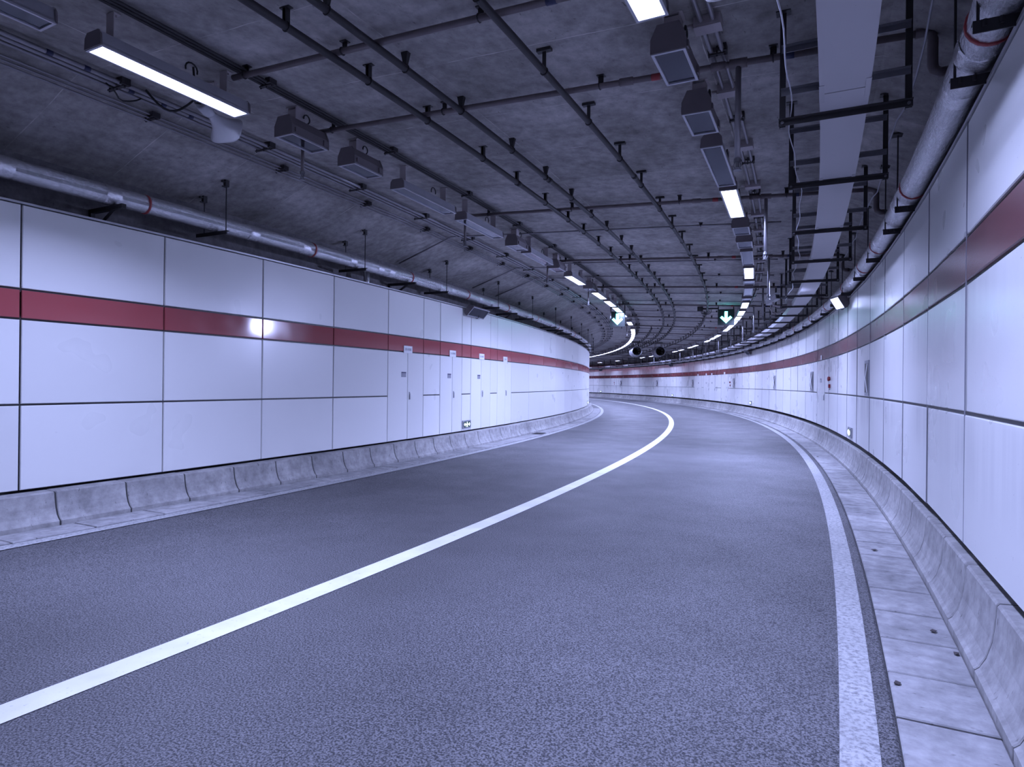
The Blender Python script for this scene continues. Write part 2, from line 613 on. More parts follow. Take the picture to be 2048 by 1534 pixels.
def panel_mesh(name, w, h, mat, t=0.028):
    key = (name, round(w, 2), round(h, 3), mat.name)
    if key not in panel_cache:
        mb = MB()
        y, z, e = w / 2, h / 2, 0.006
        # front at x = 0 (towards the road is -x), body behind
        vs = [Vector((0, sy * (y - e), sz * (z - e))) for sy in (-1, 1) for sz in (-1, 1)] + \
             [Vector((e, sy * y, sz * z)) for sy in (-1, 1) for sz in (-1, 1)] + \
             [Vector((t, sy * y, sz * z)) for sy in (-1, 1) for sz in (-1, 1)]
        fs = [(0, 1, 3, 2)]
        q = [0, 1, 3, 2]
        for a in range(4):
            i, j = q[a], q[(a + 1) % 4]
            fs += [(i, j, j + 4, i + 4), (i + 4, j + 4, j + 8, i + 8)]
        fs.append((8, 10, 11, 9))
        mb.add(vs, fs)
        panel_cache[key] = mb.mesh(name, mat)
    return panel_cache[key]


def clad(root, side, joints, zs, gaps, white, red, doors, rface):
    """zs: bottom, mid joint, stripe bottom, stripe top, top"""
    for a, b in zip(joints[:-1], joints[1:]):
        sm = (a + b) / 2
        w = (b - a) * (RC + rface) / RC - (0.020 if side < 0 else 0.020)
        door = any(abs(a - d) < 0.02 for d in doors)
        rows = [(zs[0], zs[1], white, 'wall_panel'), (zs[1], zs[2], white, 'wall_panel'), (zs[2], zs[3], red, 'stripe_panel'), (zs[3], zs[4], white, 'wall_panel')]
        for k, (z0, z1, mat, nm) in enumerate(rows):
            if door and k < 2:
                continue
            lo = z0 + (gaps if k else 0) / 2
            hi = z1 - gaps / 2
            me = panel_mesh(nm, w, hi - lo, mat)
            o = put(nm, me, root, P(sm, rface, (lo + hi) / 2), sm / RC + (math.pi if side < 0 else 0) + rng.uniform(-1, 1) * (0.0015 if side < 0 else 0.006))
            o.rotation_euler[1] = rng.uniform(-0.002, 0.002)


ZL = [0.400, 1.315, 2.235, 2.555, 3.466]
ZR = [0.545, 1.427, 2.313, 2.628, 3.408]
JL = [-6.93, -5.18, -3.43, -1.63, 0.12, 1.87, 3.62, 5.38, 7.13, 8.87, 10.65, 12.13, 12.95, 14.17, 14.74, 16.13, 16.7, 17.96, 19.86, 21.83, 23.88, 25.95, 27.89, 30.16]
while JL[-1] < 46:
    JL.append(JL[-1] + 2.1)
JR = [-6.12, -4.5, -2.88, -1.26, 0.36, 1.98, 3.6, 5.21, 6.83, 8.42, 10.09, 11.64, 13.28, 14.7, 16.18, 17.75, 18.48, 19.91, 20.64, 22.29, 24.02, 25.59, 27.34, 29.01, 30.73,
      32.49, 34.29, 35.99, 37.72, 39.62, 41.55, 43.5, 45.2, 46.91, 48.5, 49.08, 51.15, 52.9, 54.84, 56.64, 58.46, 60.29, 62.13, 64.14, 66.0, 67.88, 69.61, 71.51, 73.41]
while JR[-1] < 90:
    JR.append(JR[-1] + 1.85)
DOORS_L = [10.65, 12.95, 14.74, 16.7]
DOORS_R = [18.48, 41.55, 45.2, 46.91, 49.08]
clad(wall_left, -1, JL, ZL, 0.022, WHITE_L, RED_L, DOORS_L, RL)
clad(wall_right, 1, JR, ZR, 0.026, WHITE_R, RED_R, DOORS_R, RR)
SEAL = simple('grey_joint_seal', (0.27, 0.27, 0.31), 0.6)
seal = MB().box((0.002, 0, 0), (0.006, 0.009, 1.0)).mesh('joint_seal', SEAL)
for a in JR:
    for z0, z1 in ((ZR[0], ZR[4]),):
        o = put('joint_seal', seal, wall_right, P(a, RR, (z0 + z1) / 2), a / RC)
        o.scale[2] = z1 - z0 - 0.004
# rails: top edge, sub-frames behind the horizontal joints
MB().sweep([(RL + 0.006, 3.466), (RL + 0.006, 3.49), (RL - 0.05, 3.49), (RL - 0.05, 3.466)], -6.9, 46, 0.6, True).build('top_rail', RAIL, wall_left)
MB().sweep([(RR - 0.006, 3.408), (RR - 0.006, 3.43), (RR + 0.05, 3.43), (RR + 0.05, 3.408)], -6.1, 90, 0.6, True).build('top_rail', RAIL, wall_right)
for z in (1.315, 2.235, 2.555):
    MB().sweep([(RL - 0.02, z - 0.03), (RL - 0.02, z + 0.03), (RL - 0.06, z + 0.03), (RL - 0.06, z - 0.03)], -6.9, 46, 0.8, True).build('joint_rail', BLACK, wall_left)
for z in (1.427, 2.313, 2.628):
    MB().sweep([(RR + 0.02, z - 0.03), (RR + 0.02, z + 0.03), (RR + 0.06, z + 0.03), (RR + 0.06, z - 0.03)], -6.1, 90, 0.8, True).build('joint_rail', BLACK, wall_right)


# ------------------------------------------------------------------ flush doors in the cladding
def text_mesh(txt, size, mat, name='lettering'):
    cu = bpy.data.curves.new(name, 'FONT')
    cu.body = txt
    cu.size = size
    cu.align_x = 'CENTER'
    cu.align_y = 'CENTER'
    o = bpy.data.objects.new('tmp', cu)
    C.objects.link(o)
    dg = bpy.context.evaluated_depsgraph_get()
    me = bpy.data.meshes.new_from_object(o.evaluated_get(dg))
    bpy.data.objects.remove(o)
    bpy.data.curves.remove(cu)
    me.name = name
    me.materials.clear()
    me.materials.append(mat)
    return me


def wall_frame(side):
    """matrix for flat signs: local x to the right of a viewer facing the wall, y up, z out of the wall; in (radial, tangent, up)"""
    if side > 0:      # facing outwards: right of the viewer is -tangent
        return Matrix(((0, 0, -1), (-1, 0, 0), (0, 1, 0)))
    return Matrix(((0, 0, 1), (1, 0, 0), (0, 1, 0)))


def flat(polys, depth, m3, off=(0, 0, 0)):
    """extrude 2D polygons (viewer right, up) out of the wall"""
    mb = MB()
    for poly, z0 in polys:
        n = len(poly)
        vs = [m3 @ Vector((x, y, z0)) + Vector(off) for x, y in poly] + [m3 @ Vector((x, y, z0 + depth)) + Vector(off) for x, y in poly]
        mb.add(vs, [tuple(range(n)), tuple(range(n, 2 * n))] + [(i, (i + 1) % n, (i + 1) % n + n, i + n) for i in range(n)])
    return mb


def rect(x0, x1, y0, y1):
    return [(x0, y0), (x1, y0), (x1, y1), (x0, y1)]


def door(name, label, side, a, split, b, zs, rface, white, notice=True, far=False):
    root = bpy.data.objects.new(name, None)
    C.objects.link(root)
    root.empty_display_size = 0.1
    sm = (a + b) / 2
    root.location = P(sm, rface, 0)
    root.rotation_euler[2] = sm / RC
    structure(root, label)
    h0, h1 = zs[0], zs[2] - 0.012
    m3 = wall_frame(side)
    leaves = [(a, split), (split, b)] if split else [(a, b)]
    k = (RC + rface) / RC
    for i, (p, q) in enumerate(leaves):
        w = (q - p) * k - 0.012
        me = panel_mesh('door_leaf', w, h1 - h0, white)
        leaf = put('door_leaf', me, root, (0, ((p + q) / 2 - sm) * k, (h0 + h1) / 2), math.pi if side < 0 else 0)
        sd = 1 if side > 0 else -1      # leaf local frame: -x is towards the road
        if i == len(leaves) - 1:
            yy = -w / 2 + 0.07
            hz = 1.30 - (h0 + h1) / 2
            hb = MB().box((-0.012, yy * sd, hz), (0.018, 0.022, 0.13))
            hb.box((-0.004, yy * sd, hz + 0.08), (0.01, 0.03, 0.03))
            hb.build('handle', STEELFR, leaf)
        if i == 0 and notice:
            yy = (w / 2 - 0.15) if split else 0.0
            nb = MB().box((-0.003, yy * sd, 1.755 - (h0 + h1) / 2), (0.005, 0.17, 0.10))
            nb.build('notice', SIGNGREY, leaf)
            MB().box((-0.004, yy * sd, 1.80 - (h0 + h1) / 2), (0.006, 0.17, 0.024)).build('notice_header', INK, leaf)
    return root


ZD = [0.400, 0, 2.235]
door('door_1', 'double flush cabinet door nearest the camera in the inner wall', -1, 10.65, 11.44, 12.13, ZD, RL, WHITE_L)
door('door_2', 'second double flush cabinet door in the inner wall', -1, 12.95, 13.61, 14.17, ZD, RL, WHITE_L)
door('door_3', 'third double flush cabinet door, just past the lit exit sign', -1, 14.74, 15.45, 16.13, ZD, RL, WHITE_L)
door('door_4', 'farthest double flush cabinet door in the inner wall', -1, 16.7, 17.38, 17.96, ZD, RL, WHITE_L, notice=False)
ZDR = [0.545, 0, 2.313]
door('door_5', 'single flush cabinet door in the outer wall near the red alarm', 1, 18.48, None, 19.91, ZDR, RR, WHITE_R)
door('door_6', 'nearest of the far flush doors in the outer wall', 1, 41.55, None, 43.5, ZDR, RR, WHITE_R)
door('door_7', 'second of the far flush doors in the outer wall', 1, 45.2, None, 46.91, ZDR, RR, WHITE_R)
door('door_8', 'third of the far flush doors in the outer wall', 1, 46.91, None, 48.5, ZDR, RR, WHITE_R)
door('door_9', 'farthest wide flush door in the outer wall', 1, 49.08, 50.1, 51.15, ZDR, RR, WHITE_R)


# ------------------------------------------------------------------ signs on the walls
def name_plate(s, z, txt, label, side=-1, w=0.33, h=0.155):
    t = thing('sign_plate', label, 'sign', s, (RL if side < 0 else RR), z)
    m3 = wall_frame(side)
    flat([(rect(-w / 2, w / 2, -h / 2, h / 2), 0.004)], 0.008, m3).build('plate', SIGNW, t)
    if txt:
        me = text_mesh(txt, 0.062 if len(txt) < 5 else 0.052, INK)
        o = put('lettering', me, t)
        o.matrix_local = Matrix.Translation(m3 @ Vector((0, 0, 0.0135))) @ m3.to_4x4()
    return t


name_plate(11.43, 2.285, '消火栓箱', 'white lettered plate on the red stripe above the nearest cabinet door')
name_plate(13.61, 2.295, '灭火器材箱', 'white lettered plate on the red stripe above the second cabinet door')
name_plate(15.46, 2.295, '消火栓箱', 'white lettered plate on the red stripe above the third cabinet door')
name_plate(17.36, 2.29, '配电箱', 'white lettered plate on the red stripe above the farthest inner door')
name_plate(19.1, 2.385, '', 'small pale plate on the red stripe above the outer cabinet door', 1, 0.22, 0.12)
for s, lb in ((42.5, 'small pale plate above the nearest far outer door'), (46.1, 'small pale plate above the second far outer door'),
              (47.7, 'small pale plate above the third far outer door'), (50.1, 'small pale plate above the farthest wide outer door')):
    name_plate(s, 2.375, '', lb, 1, 0.3, 0.13)


def exit_sign(s, z, side, label):
    t = thing('exit_sign', label, 'exit sign', s, (RL if side < 0 else RR), z)
    m3 = wall_frame(side)
    w, h = 0.46, 0.20
    flat([(rect(-w / 2, w / 2, -h / 2, h / 2), 0.002)], 0.028, m3).build('case', STEELFR, t)
    flat([(rect(-w / 2 + 0.045, w / 2 - 0.045, -h / 2 + 0.03, h / 2 - 0.03), 0.028)], 0.006, m3).build('face', EXITG, t)
    z0 = 0.034
    for q in (-1, 1):
        flat([([(q * 0.17, 0), (q * 0.12, 0.045), (q * 0.12, 0.013), (q * 0.06, 0.013), (q * 0.06, -0.013), (q * 0.12, -0.013), (q * 0.12, -0.045)][::q], z0)], 0.003, m3).build('arrow', EXITW, t)
    man = [(rect(-0.014, 0.014, 0.035, 0.06), z0), ([(-0.02, 0.03), (0.02, 0.03), (0.012, -0.02), (-0.018, -0.02)], z0),
           ([(-0.018, -0.02), (-0.002, -0.02), (-0.03, -0.06), (-0.045, -0.05)], z0), ([(0.0, -0.02), (0.012, -0.02), (0.04, -0.06), (0.025, -0.065)], z0),
           ([(0.018, 0.028), (0.045, 0.0), (0.036, -0.008), (0.012, 0.015)], z0), ([(-0.018, 0.028), (-0.045, 0.005), (-0.038, -0.004), (-0.012, 0.015)], z0)]
    flat(man, 0.003, m3).build('running_figure', EXITW, t)
    return t


exit_sign(14.46, 0.555, -1, 'low lit exit sign on the inner wall between cabinet doors')
exit_sign(36.5, 0.56, -1, 'small low exit sign at the far end of the inner wall')
exit_sign(14.05, 0.70, 1, 'low lit exit sign nearest the camera on the outer wall')
exit_sign(35.3, 0.70, 1, 'second low exit sign along the outer wall')
exit_sign(57.6, 0.70, 1, 'third low exit sign along the outer wall')
exit_sign(80.1, 0.70, 1, 'farthest low exit sign on the outer wall')


def chevron_sign(s, label):
    t = thing('chevron_sign', label, 'road sign', s, RR, 1.745, 'chevron signs on the outer wall')
    m3 = wall_frame(1)
    w, h = 0.46, 0.58
    flat([(rect(-w / 2, w / 2, -h / 2, h / 2), 0.002)], 0.015, m3).build('back_plate', STEELFR, t)
    flat([(rect(-w / 2 + 0.03, w / 2 - 0.03, -h / 2 + 0.05, h / 2 - 0.05), 0.017)], 0.004, m3).build('face', SIGNDARK, t)
    a = 0.10
    flat([([(-0.19, 0), (-0.19 + a, 0), (0.17, 0.235), (0.17 - a, 0.235)], 0.021), ([(-0.19, 0), (0.17 - a, -0.235), (0.17, -0.235), (-0.19 + a, 0)], 0.021)],
         0.003, m3).build('chevron', SIGNW, t)
    return t


for s, o_ in zip((11.87, 20.95, 29.35, 39.9, 51.6, 62.4, 73.7), ('nearest', 'second', 'third', 'fourth', 'fifth', 'sixth', 'farthest')):
    chevron_sign(s, 'dark chevron sign on the outer wall, %s from the camera' % o_)


def alarm(s, near):
    t = thing('fire_alarm_bell', 'round red alarm bell on the outer wall ' + near, 'alarm', s, RR, 1.79)
    MB().tube([(-0.004, 0, 0), (-0.03, 0, 0)], [0.05, 0.05], 14).build('base', REDPL, t)
    MB().tube([(-0.03, 0, 0), (-0.045, 0, 0), (-0.06, 0, 0), (-0.066, 0, 0)], [0.062, 0.060, 0.045, 0.01], 18).build('dome', REDPL, t, True)
    t = thing('fire_alarm_button', 'square red alarm button under the bell on the outer wall ' + near, 'alarm', s - 0.02, RR, 1.61)
    MB().box((-0.022, 0, 0), (0.04, 0.10, 0.09)).build('case', REDPL, t)
    MB().box((-0.044, 0, 0), (0.006, 0.055, 0.05)).build('button', SIGNGREY, t)
    MB().tube([(-0.015, 0, -0.045), (-0.015, 0, -0.10)], 0.006, 6).build('cable', RUBBER, t)


alarm(17.5, 'near the single door')
alarm(40.9, 'far down the bend')
alarm(75.8, 'at the far end')

# ------------------------------------------------------------------ ceiling lamps
def area_light(name, parent, w, l, watts, loc, rot=(0, 0, 0), spread=LAMP_SPREAD):
    d = bpy.data.lights.new(name, 'AREA')
    d.shape = 'RECTANGLE'
    d.size = w
    d.size_y = l
    d.energy = watts
    d.color = LAMP_COL
    d.spread = math.radians(spread)
    o = bpy.data.objects.new(name, d)
    C.objects.link(o)
    o.parent = parent
    o.location = loc
    o.rotation_euler = rot
    return o


LEN = 1.42
HL = 0.345


def arc_cable(c, r, a0, a1, rad, axis='x', n=9):
    pts = []
    for i in range(n):
        a = math.radians(a0 + (a1 - a0) * i / (n - 1))
        if axis == 'x':
            pts.append((c[0] + r * math.cos(a), c[1], c[2] + r * math.sin(a)))
        else:
            pts.append((c[0], c[1] + r * math.cos(a), c[2] + r * math.sin(a)))
    return MB().tube(pts, rad, 6)


def make_linear(lit, watts=0.0):
    t = thing('linear_lamp', '-', 'lamp', at=False)
    L = LEN / 2
    MB().prism([(-0.108, 0.004), (-0.100, 0.03), (-0.088, 0.115), (-0.05, 0.13), (0.05, 0.13), (0.088, 0.115), (0.100, 0.03), (0.108, 0.004)],
               -L, L, False, False).build('housing', ALU, t)
    for y in (-L, L):
        mb = MB()
        mb.prism([(-0.112, 0.0), (-0.105, 0.09), (-0.075, 0.128), (0.075, 0.128), (0.105, 0.09), (0.112, 0.0)], y - 0.008, y + 0.008)
        mb.build('end_plate', TAUPE, t)
    fr = MB()
    fr.box((-0.1, 0, 0.0), (0.02, LEN, 0.014)).box((0.1, 0, 0.0), (0.02, LEN, 0.014))
    fr.box((0, -L + 0.01, 0.0), (0.18, 0.02, 0.014)).box((0, L - 0.01, 0.0), (0.18, 0.02, 0.014))
    fr.build('rim', ALU, t)
    if lit:
        MB().box((0, 0, 0.005), (0.196, LEN - 0.03, 0.006)).build('pane', LIT, t)
        area_light('lamp_light', t, 0.16, LEN - 0.1, watts, (0, 0, -0.009), (0, 0, 0), LAMP_SPREAD if watts == LAMP_W else 156)
    else:
        MB().prism([(-0.088, 0.02), (-0.07, 0.085), (-0.03, 0.1), (0.0, 0.088), (0.03, 0.1), (0.07, 0.085), (0.088, 0.02)], -L + 0.02, L - 0.02, False, False).build('reflector', REFL, t, True)
        MB().tube([(0, -L + 0.12, 0.05), (0, L - 0.12, 0.05)], 0.014, 8).build('tube', BULB, t, True)
        MB().box((0, 0, 0.005), (0.18, LEN - 0.04, 0.004)).build('pane', GLASS, t)
    for y in (-L + 0.13, L - 0.22):
        mb = MB()
        mb.box((0, y, (HL + 0.125) / 2), (0.10, 0.006, HL - 0.125)).box((0, y + 0.028, HL - 0.004), (0.10, 0.06, 0.006)).box((0, y + 0.02, 0.133), (0.10, 0.04, 0.006))
        mb.tube([(0.02, y + 0.035, HL - 0.01), (0.02, y + 0.035, HL - 0.03)], 0.008, 6)
        mb.build('bracket', LGREY, t)
    arc_cable((0.07, 0.1, 0.17), 0.06, -20, 200, 0.008, 'y').build('cable', RUBBER, t)
    clips = MB()
    for y in (-L * 0.5, 0.1, L * 0.6):
        clips.box((-0.105, y, 0.02), (0.012, 0.03, 0.04))
    clips.build('clip', ALU, t)['kind'] = 'stuff'
    return t


def make_flood():
    t = thing('flood_lamp', '-', 'lamp', at=False)
    L = 0.27
    prof = [(-0.125, 0.0), (-0.125, 0.10), (-0.078, 0.20), (0.078, 0.20), (0.125, 0.10), (0.125, 0.0)]
    MB().prism(prof, -L, L, False, False).build('body', TAUPE, t)
    for y in (-L, L):
        MB().prism([(-0.131, -0.004), (-0.131, 0.104), (-0.083, 0.207), (0.083, 0.207), (0.131, 0.104), (0.131, -0.004)], y - 0.009, y + 0.009).build('end_plate', TAUPE, t)
    fr = MB()
    fr.box((-0.117, 0, 0.0), (0.02, 2 * L, 0.016)).box((0.117, 0, 0.0), (0.02, 2 * L, 0.016))
    fr.box((0, -L + 0.01, 0.0), (0.214, 0.02, 0.016)).box((0, L - 0.01, 0.0), (0.214, 0.02, 0.016))
    fr.build('rim', ALU, t)
    MB().prism([(-0.105, 0.012), (-0.10, 0.08), (-0.06, 0.155), (0.0, 0.165), (0.06, 0.155), (0.10, 0.08), (0.105, 0.012)], -L + 0.01, L - 0.12, True, False).build('reflector', REFL, t, False)
    MB().box((0, L - 0.085, 0.02), (0.20, 0.13, 0.006)).build('baffle', BLACK, t)
    MB().tube([(0, -0.02, 0.08), (0, 0.0, 0.08), (0, 0.04, 0.08), (0, 0.09, 0.08), (0, 0.13, 0.08)], [0.01, 0.03, 0.038, 0.028, 0.016], 10).build('bulb', BULB, t, True)
    MB().box((0, 0, 0.006), (0.214, 2 * L - 0.04, 0.004)).build('pane', GLASS, t)
    br = MB()
    for x in (-0.055, 0.055):
        br.prism([(x - 0.003, 0.2), (x + 0.003, 0.2), (x + 0.003, HL), (x - 0.003, HL)], -0.16, -0.02)
    br.box((0, -0.09, HL - 0.004), (0.16, 0.15, 0.008)).box((0, -0.16, 0.255), (0.113, 0.005, 0.115))
    br.build('bracket', LGREY, t)
    arc_cable((0.08, -0.02, 0.245), 0.045, -60, 190, 0.008, 'y').build('cable', RUBBER, t)
    la = MB()
    la.box((0.134, L - 0.05, 0.05), (0.014, 0.06, 0.06)).box((0.134, -L + 0.06, 0.05), (0.014, 0.05, 0.05)).box((-0.134, -L + 0.04, 0.05), (0.012, 0.03, 0.06))
    la.build('latch', TAUPE, t)['kind'] = 'stuff'
    return t


PROTO = {'u': make_linear(False), 'l': make_linear(True, LAMP_W), 'm': make_linear(True, LAMP_FAR_W), 'f': make_flood()}
ORD = ['first', 'second', 'third', 'fourth', 'fifth', 'sixth', 'seventh', 'eighth', 'ninth', 'tenth', 'eleventh', 'twelfth', 'thirteenth', 'fourteenth', 'fifteenth', 'sixteenth',
       'seventeenth', 'eighteenth', 'nineteenth', 'twentieth']
KIND = {'u': 'unlit long linear lamp', 'l': 'brightly lit linear lamp', 'm': 'lit linear lamp', 'f': 'unlit box-shaped floodlight'}
used = set()


def lamp(kind, s, r, z, label, group=None):
    p = PROTO[kind]
    if kind not in used:
        used.add(kind)
        p.location = P(s, r, z)
        p.rotation_euler[2] = s / RC
        p['label'] = label
        if group:
            p['group'] = group
        return p
    return dup(p, s, r, z, label, group)


LROW = [('u', 1.83), ('l', 3.66), ('f', 5.26), ('f', 6.31), ('u', 7.86), ('u', 9.72), ('f', 11.40), ('u', 12.66), ('f', 14.05), ('l', 15.75), ('f', 17.45), ('m', 18.83), ('m', 20.87),
        ('m', 22.70), ('m', 24.47), ('m', 28.13), ('m', 31.9)]
RROW = [('l', 3.52), ('f', 4.98), ('f', 6.16), ('u', 7.53), ('l', 9.14), ('f', 10.78), ('f', 11.87), ('u', 13.18), ('l', 14.96), ('f', 16.28), ('u', 17.98), ('f', 19.5), ('m', 20.97), ('m', 23.2),
        ('m', 25.0), ('m', 26.78), ('m', 28.4), ('m', 30.1)]
for row, r, z, side in ((LROW, -5.345, 4.24, 'left'), (RROW, -1.185, 4.08, 'right')):
    for i, (k, s) in enumerate(row):
        lamp(k, s, r, z, '%s, %s from the camera in the %s ceiling row' % (KIND[k], ORD[i], side))
s = 33.7
while s < 97:
    lamp('m', s, -5.345, 4.24, 'lit linear lamp in the distant unbroken chain of the left row', 'distant lit lamps of the left row')
    s += 1.8
for i, s in enumerate((33.7, 35.5, 37.6, 42.0, 43.8, 47.1, 49.3, 55.9, 57.6, 60.8, 69.4, 75.5, 82.0, 86.0, 90.0, 94.0)):
    lamp('m', s, -1.185, 4.08, 'lit linear lamp, %s past the lane signals in the gappy far right row' % ORD[i + 3], 'distant lit lamps of the right row')
# rows go on behind the camera
for k, s, r, z, lb in (('m', -5.6, -5.345, 4.24, 'lit linear lamp of the left row behind the camera'), ('m', -2.3, -1.185, 4.08, 'lit linear lamp of the right row just behind the camera'),
                       ('m', -8.2, -1.185, 4.08, 'lit linear lamp of the right row far behind the camera')):
    lamp(k, s, r, z, lb)


# ------------------------------------------------------------------ floodlights on the walls
def wall_flood(s, side, lit, label, L=0.2, yaw=16):
    r, zt = (RL, ZL[4]) if side < 0 else (RR, ZR[4])
    t = thing('wall_floodlight', label, 'lamp', s, r, zt - 0.02)
    inw = -side                                   # x direction towards the road
    c = Vector((inw * 0.20, 0, -0.07))
    # local housing: glass on -z face
    m = Matrix.Rotation(math.radians(yaw), 3, 'Z') @ Matrix.Rotation(math.radians(-(58 if lit else 48) * inw), 3, 'Y')

    def tf(mb):
        mb.v = [tuple(m @ Vector(v) + c) for v in mb.v]
        return mb
    tf(MB().prism([(-0.14, 0.0), (-0.14, 0.05), (-0.09, 0.13), (0.09, 0.13), (0.14, 0.05), (0.14, 0.0)], -L, L, False, False)).build('body', TAUPE, t)
    for y in (-L, L):
        tf(MB().prism([(-0.145, -0.004), (-0.145, 0.055), (-0.094, 0.136), (0.094, 0.136), (0.145, 0.055), (0.145, -0.004)], y - 0.008, y + 0.008)).build('end_plate', TAUPE, t)
    fr = MB()
    fr.box((-0.13, 0, 0), (0.022, 2 * L, 0.016)).box((0.13, 0, 0), (0.022, 2 * L, 0.016)).box((0, -L + 0.01, 0), (0.25, 0.02, 0.016)).box((0, L - 0.01, 0), (0.25, 0.02, 0.016))
    tf(fr).build('rim', ALU, t)
    if lit:
        tf(MB().box((0, 0, 0.004), (0.24, 2 * L - 0.04, 0.006))).build('pane', LIT, t)
        lo = area_light('lamp_light', t, 0.22, 2 * L - 0.08, FLOOD_W, tuple(m @ Vector((0, 0, -0.012)) + c), (0, 0, 0), 110)
        lo.rotation_euler = m.to_euler()
    else:
        tf(MB().prism([(-0.12, 0.012), (-0.11, 0.06), (-0.06, 0.11), (0.06, 0.11), (0.11, 0.06), (0.12, 0.012)], -L + 0.02, L - 0.02, True, False)).build('reflector', REFL, t)
        tf(MB().tube([(0, -0.2, 0.05), (0, 0.2, 0.05)], 0.018, 8)).build('tube', BULB, t, True)
        tf(MB().box((0, 0, 0.004), (0.24, 2 * L - 0.04, 0.004))).build('pane', GLASS, t)
    br = MB()
    br.box((-inw * -0.004, 0, -0.02), (0.008, 0.2, 0.2))
    for y in (-0.09, 0.09):
        br.box((inw * 0.08, y, 0.0), (0.16, 0.006, 0.06))
    br.build('bracket', LGREY, t)
    pts = [tuple(Vector((inw * (0.10 + 0.05 * math.cos(a)), 0.12, -0.12 - 0.07 * math.sin(a)))) for a in [math.pi * k / 8 for k in range(9)]]
    MB().tube(pts, 0.008, 6).build('cable', RUBBER, t)
    return t


wall_flood(14.62, 1, True, 'blazing floodlight bracketed to the top of the outer wall')
wall_flood(35.4, 1, False, 'unlit floodlight on top of the outer wall, second along the bend')
wall_flood(57.8, 1, False, 'unlit floodlight on top of the outer wall, third along the bend')
wall_flood(80.0, 1, False, 'unlit floodlight on top of the outer wall at the far end')
wall_flood(14.75, -1, False, 'unlit tilted floodlight on top of the inner wall under the foil pipe', 0.5, 0)

# ------------------------------------------------------------------ long black pipes under the ceiling
def hanger_mesh(style, z, r, rad):
    h = zc(r) - z
    mb = MB()
    if style == 'channel':
        mb.box((-0.016, 0, h / 2), (0.006, 0.045, h)).box((0.016, 0, h / 2), (0.006, 0.045, h)).box((0, 0.02, h / 2), (0.036, 0.005, h)).box((0, 0, h - 0.004), (0.10, 0.05, 0.008))
    elif style == 'wedge':
        a, b = 0.036, 0.014
        mb.add([Vector((sx * a, sy * a * 0.7, h)) for sx in (-1, 1) for sy in (-1, 1)] + [Vector((sx * b, sy * b, rad * 0.7)) for sx in (-1, 1) for sy in (-1, 1)],
               [(0, 2, 3, 1), (4, 5, 7, 6), (0, 1, 5, 4), (2, 6, 7, 3), (0, 4, 6, 2), (1, 3, 7, 5)])
    else:
        mb.box((0, 0, h / 2), (0.034, 0.008, h)).box((0, 0, h - 0.014), (0.13, 0.05, 0.028))
    pts = [((rad + 0.004) * math.cos(a), 0, (rad + 0.004) * math.sin(a)) for a in [2 * math.pi * k / 12 for k in range(13)]]
    mb.tube(pts, 0.006, 5, False)
    return mb.mesh('hanger', BLACK)


def long_pipe(label, r, z, rad, spots, style, s0, s1, mat):
    t = thing('ceiling_pipe', label, 'pipe', 0, r, z, at=False)
    MB().ring(r, z, rad, s0, s1, 0.8, 10).build('pipe', mat, t, True)
    me = hanger_mesh(style, z, r, rad)
    for s in spots:
        put('hanger', me, t, P(s, r, z), s / RC)
    cp = MB()
    k = s0 + 2.2
    n = 0
    while k < min(s1, 40):
        o = MB().ring(r, z, rad + 0.006, k, k + 0.09, 0.05, 10).build('coupling', mat, t, True)
        k += 5.4
    return t


def spots(first, step, last):
    out = list(first)
    while out[-1] + step < last:
        out.append(out[-1] + step)
    return out


long_pipe('leftmost black pipe hung on channel brackets under the ceiling', -3.93, 4.385, 0.034, spots([1.5, 2.55, 3.6, 4.63, 5.64, 6.93, 7.98, 9.1, 10.23, 11.18], 1.08, 62), 'channel', 0.4, 64, DARK)
long_pipe('middle black pipe hung on tapered wedges under the ceiling', -3.47, 4.375, 0.032, spots([1.5, 2.5, 3.56, 4.57, 5.56, 6.8, 7.9, 8.99, 10.06, 11.07, 12.26, 13.25, 14.39, 15.55], 1.08, 62), 'wedge', 0.4, 64, DARK)
long_pipe('right black pipe hung on T-shaped hangers under the ceiling', -2.297, 4.275, 0.029, spots([2.6, 3.78, 4.96, 6.14, 7.32, 8.44, 9.74, 10.9, 12.11, 13.31], 1.18, 62), 'tee', 0.4, 64, DARK)
long_pipe('short far pipe starting beside the leftmost black pipe', -4.45, 4.40, 0.034, spots([33.4], 1.2, 62), 'channel', 32.6, 64, DARK)

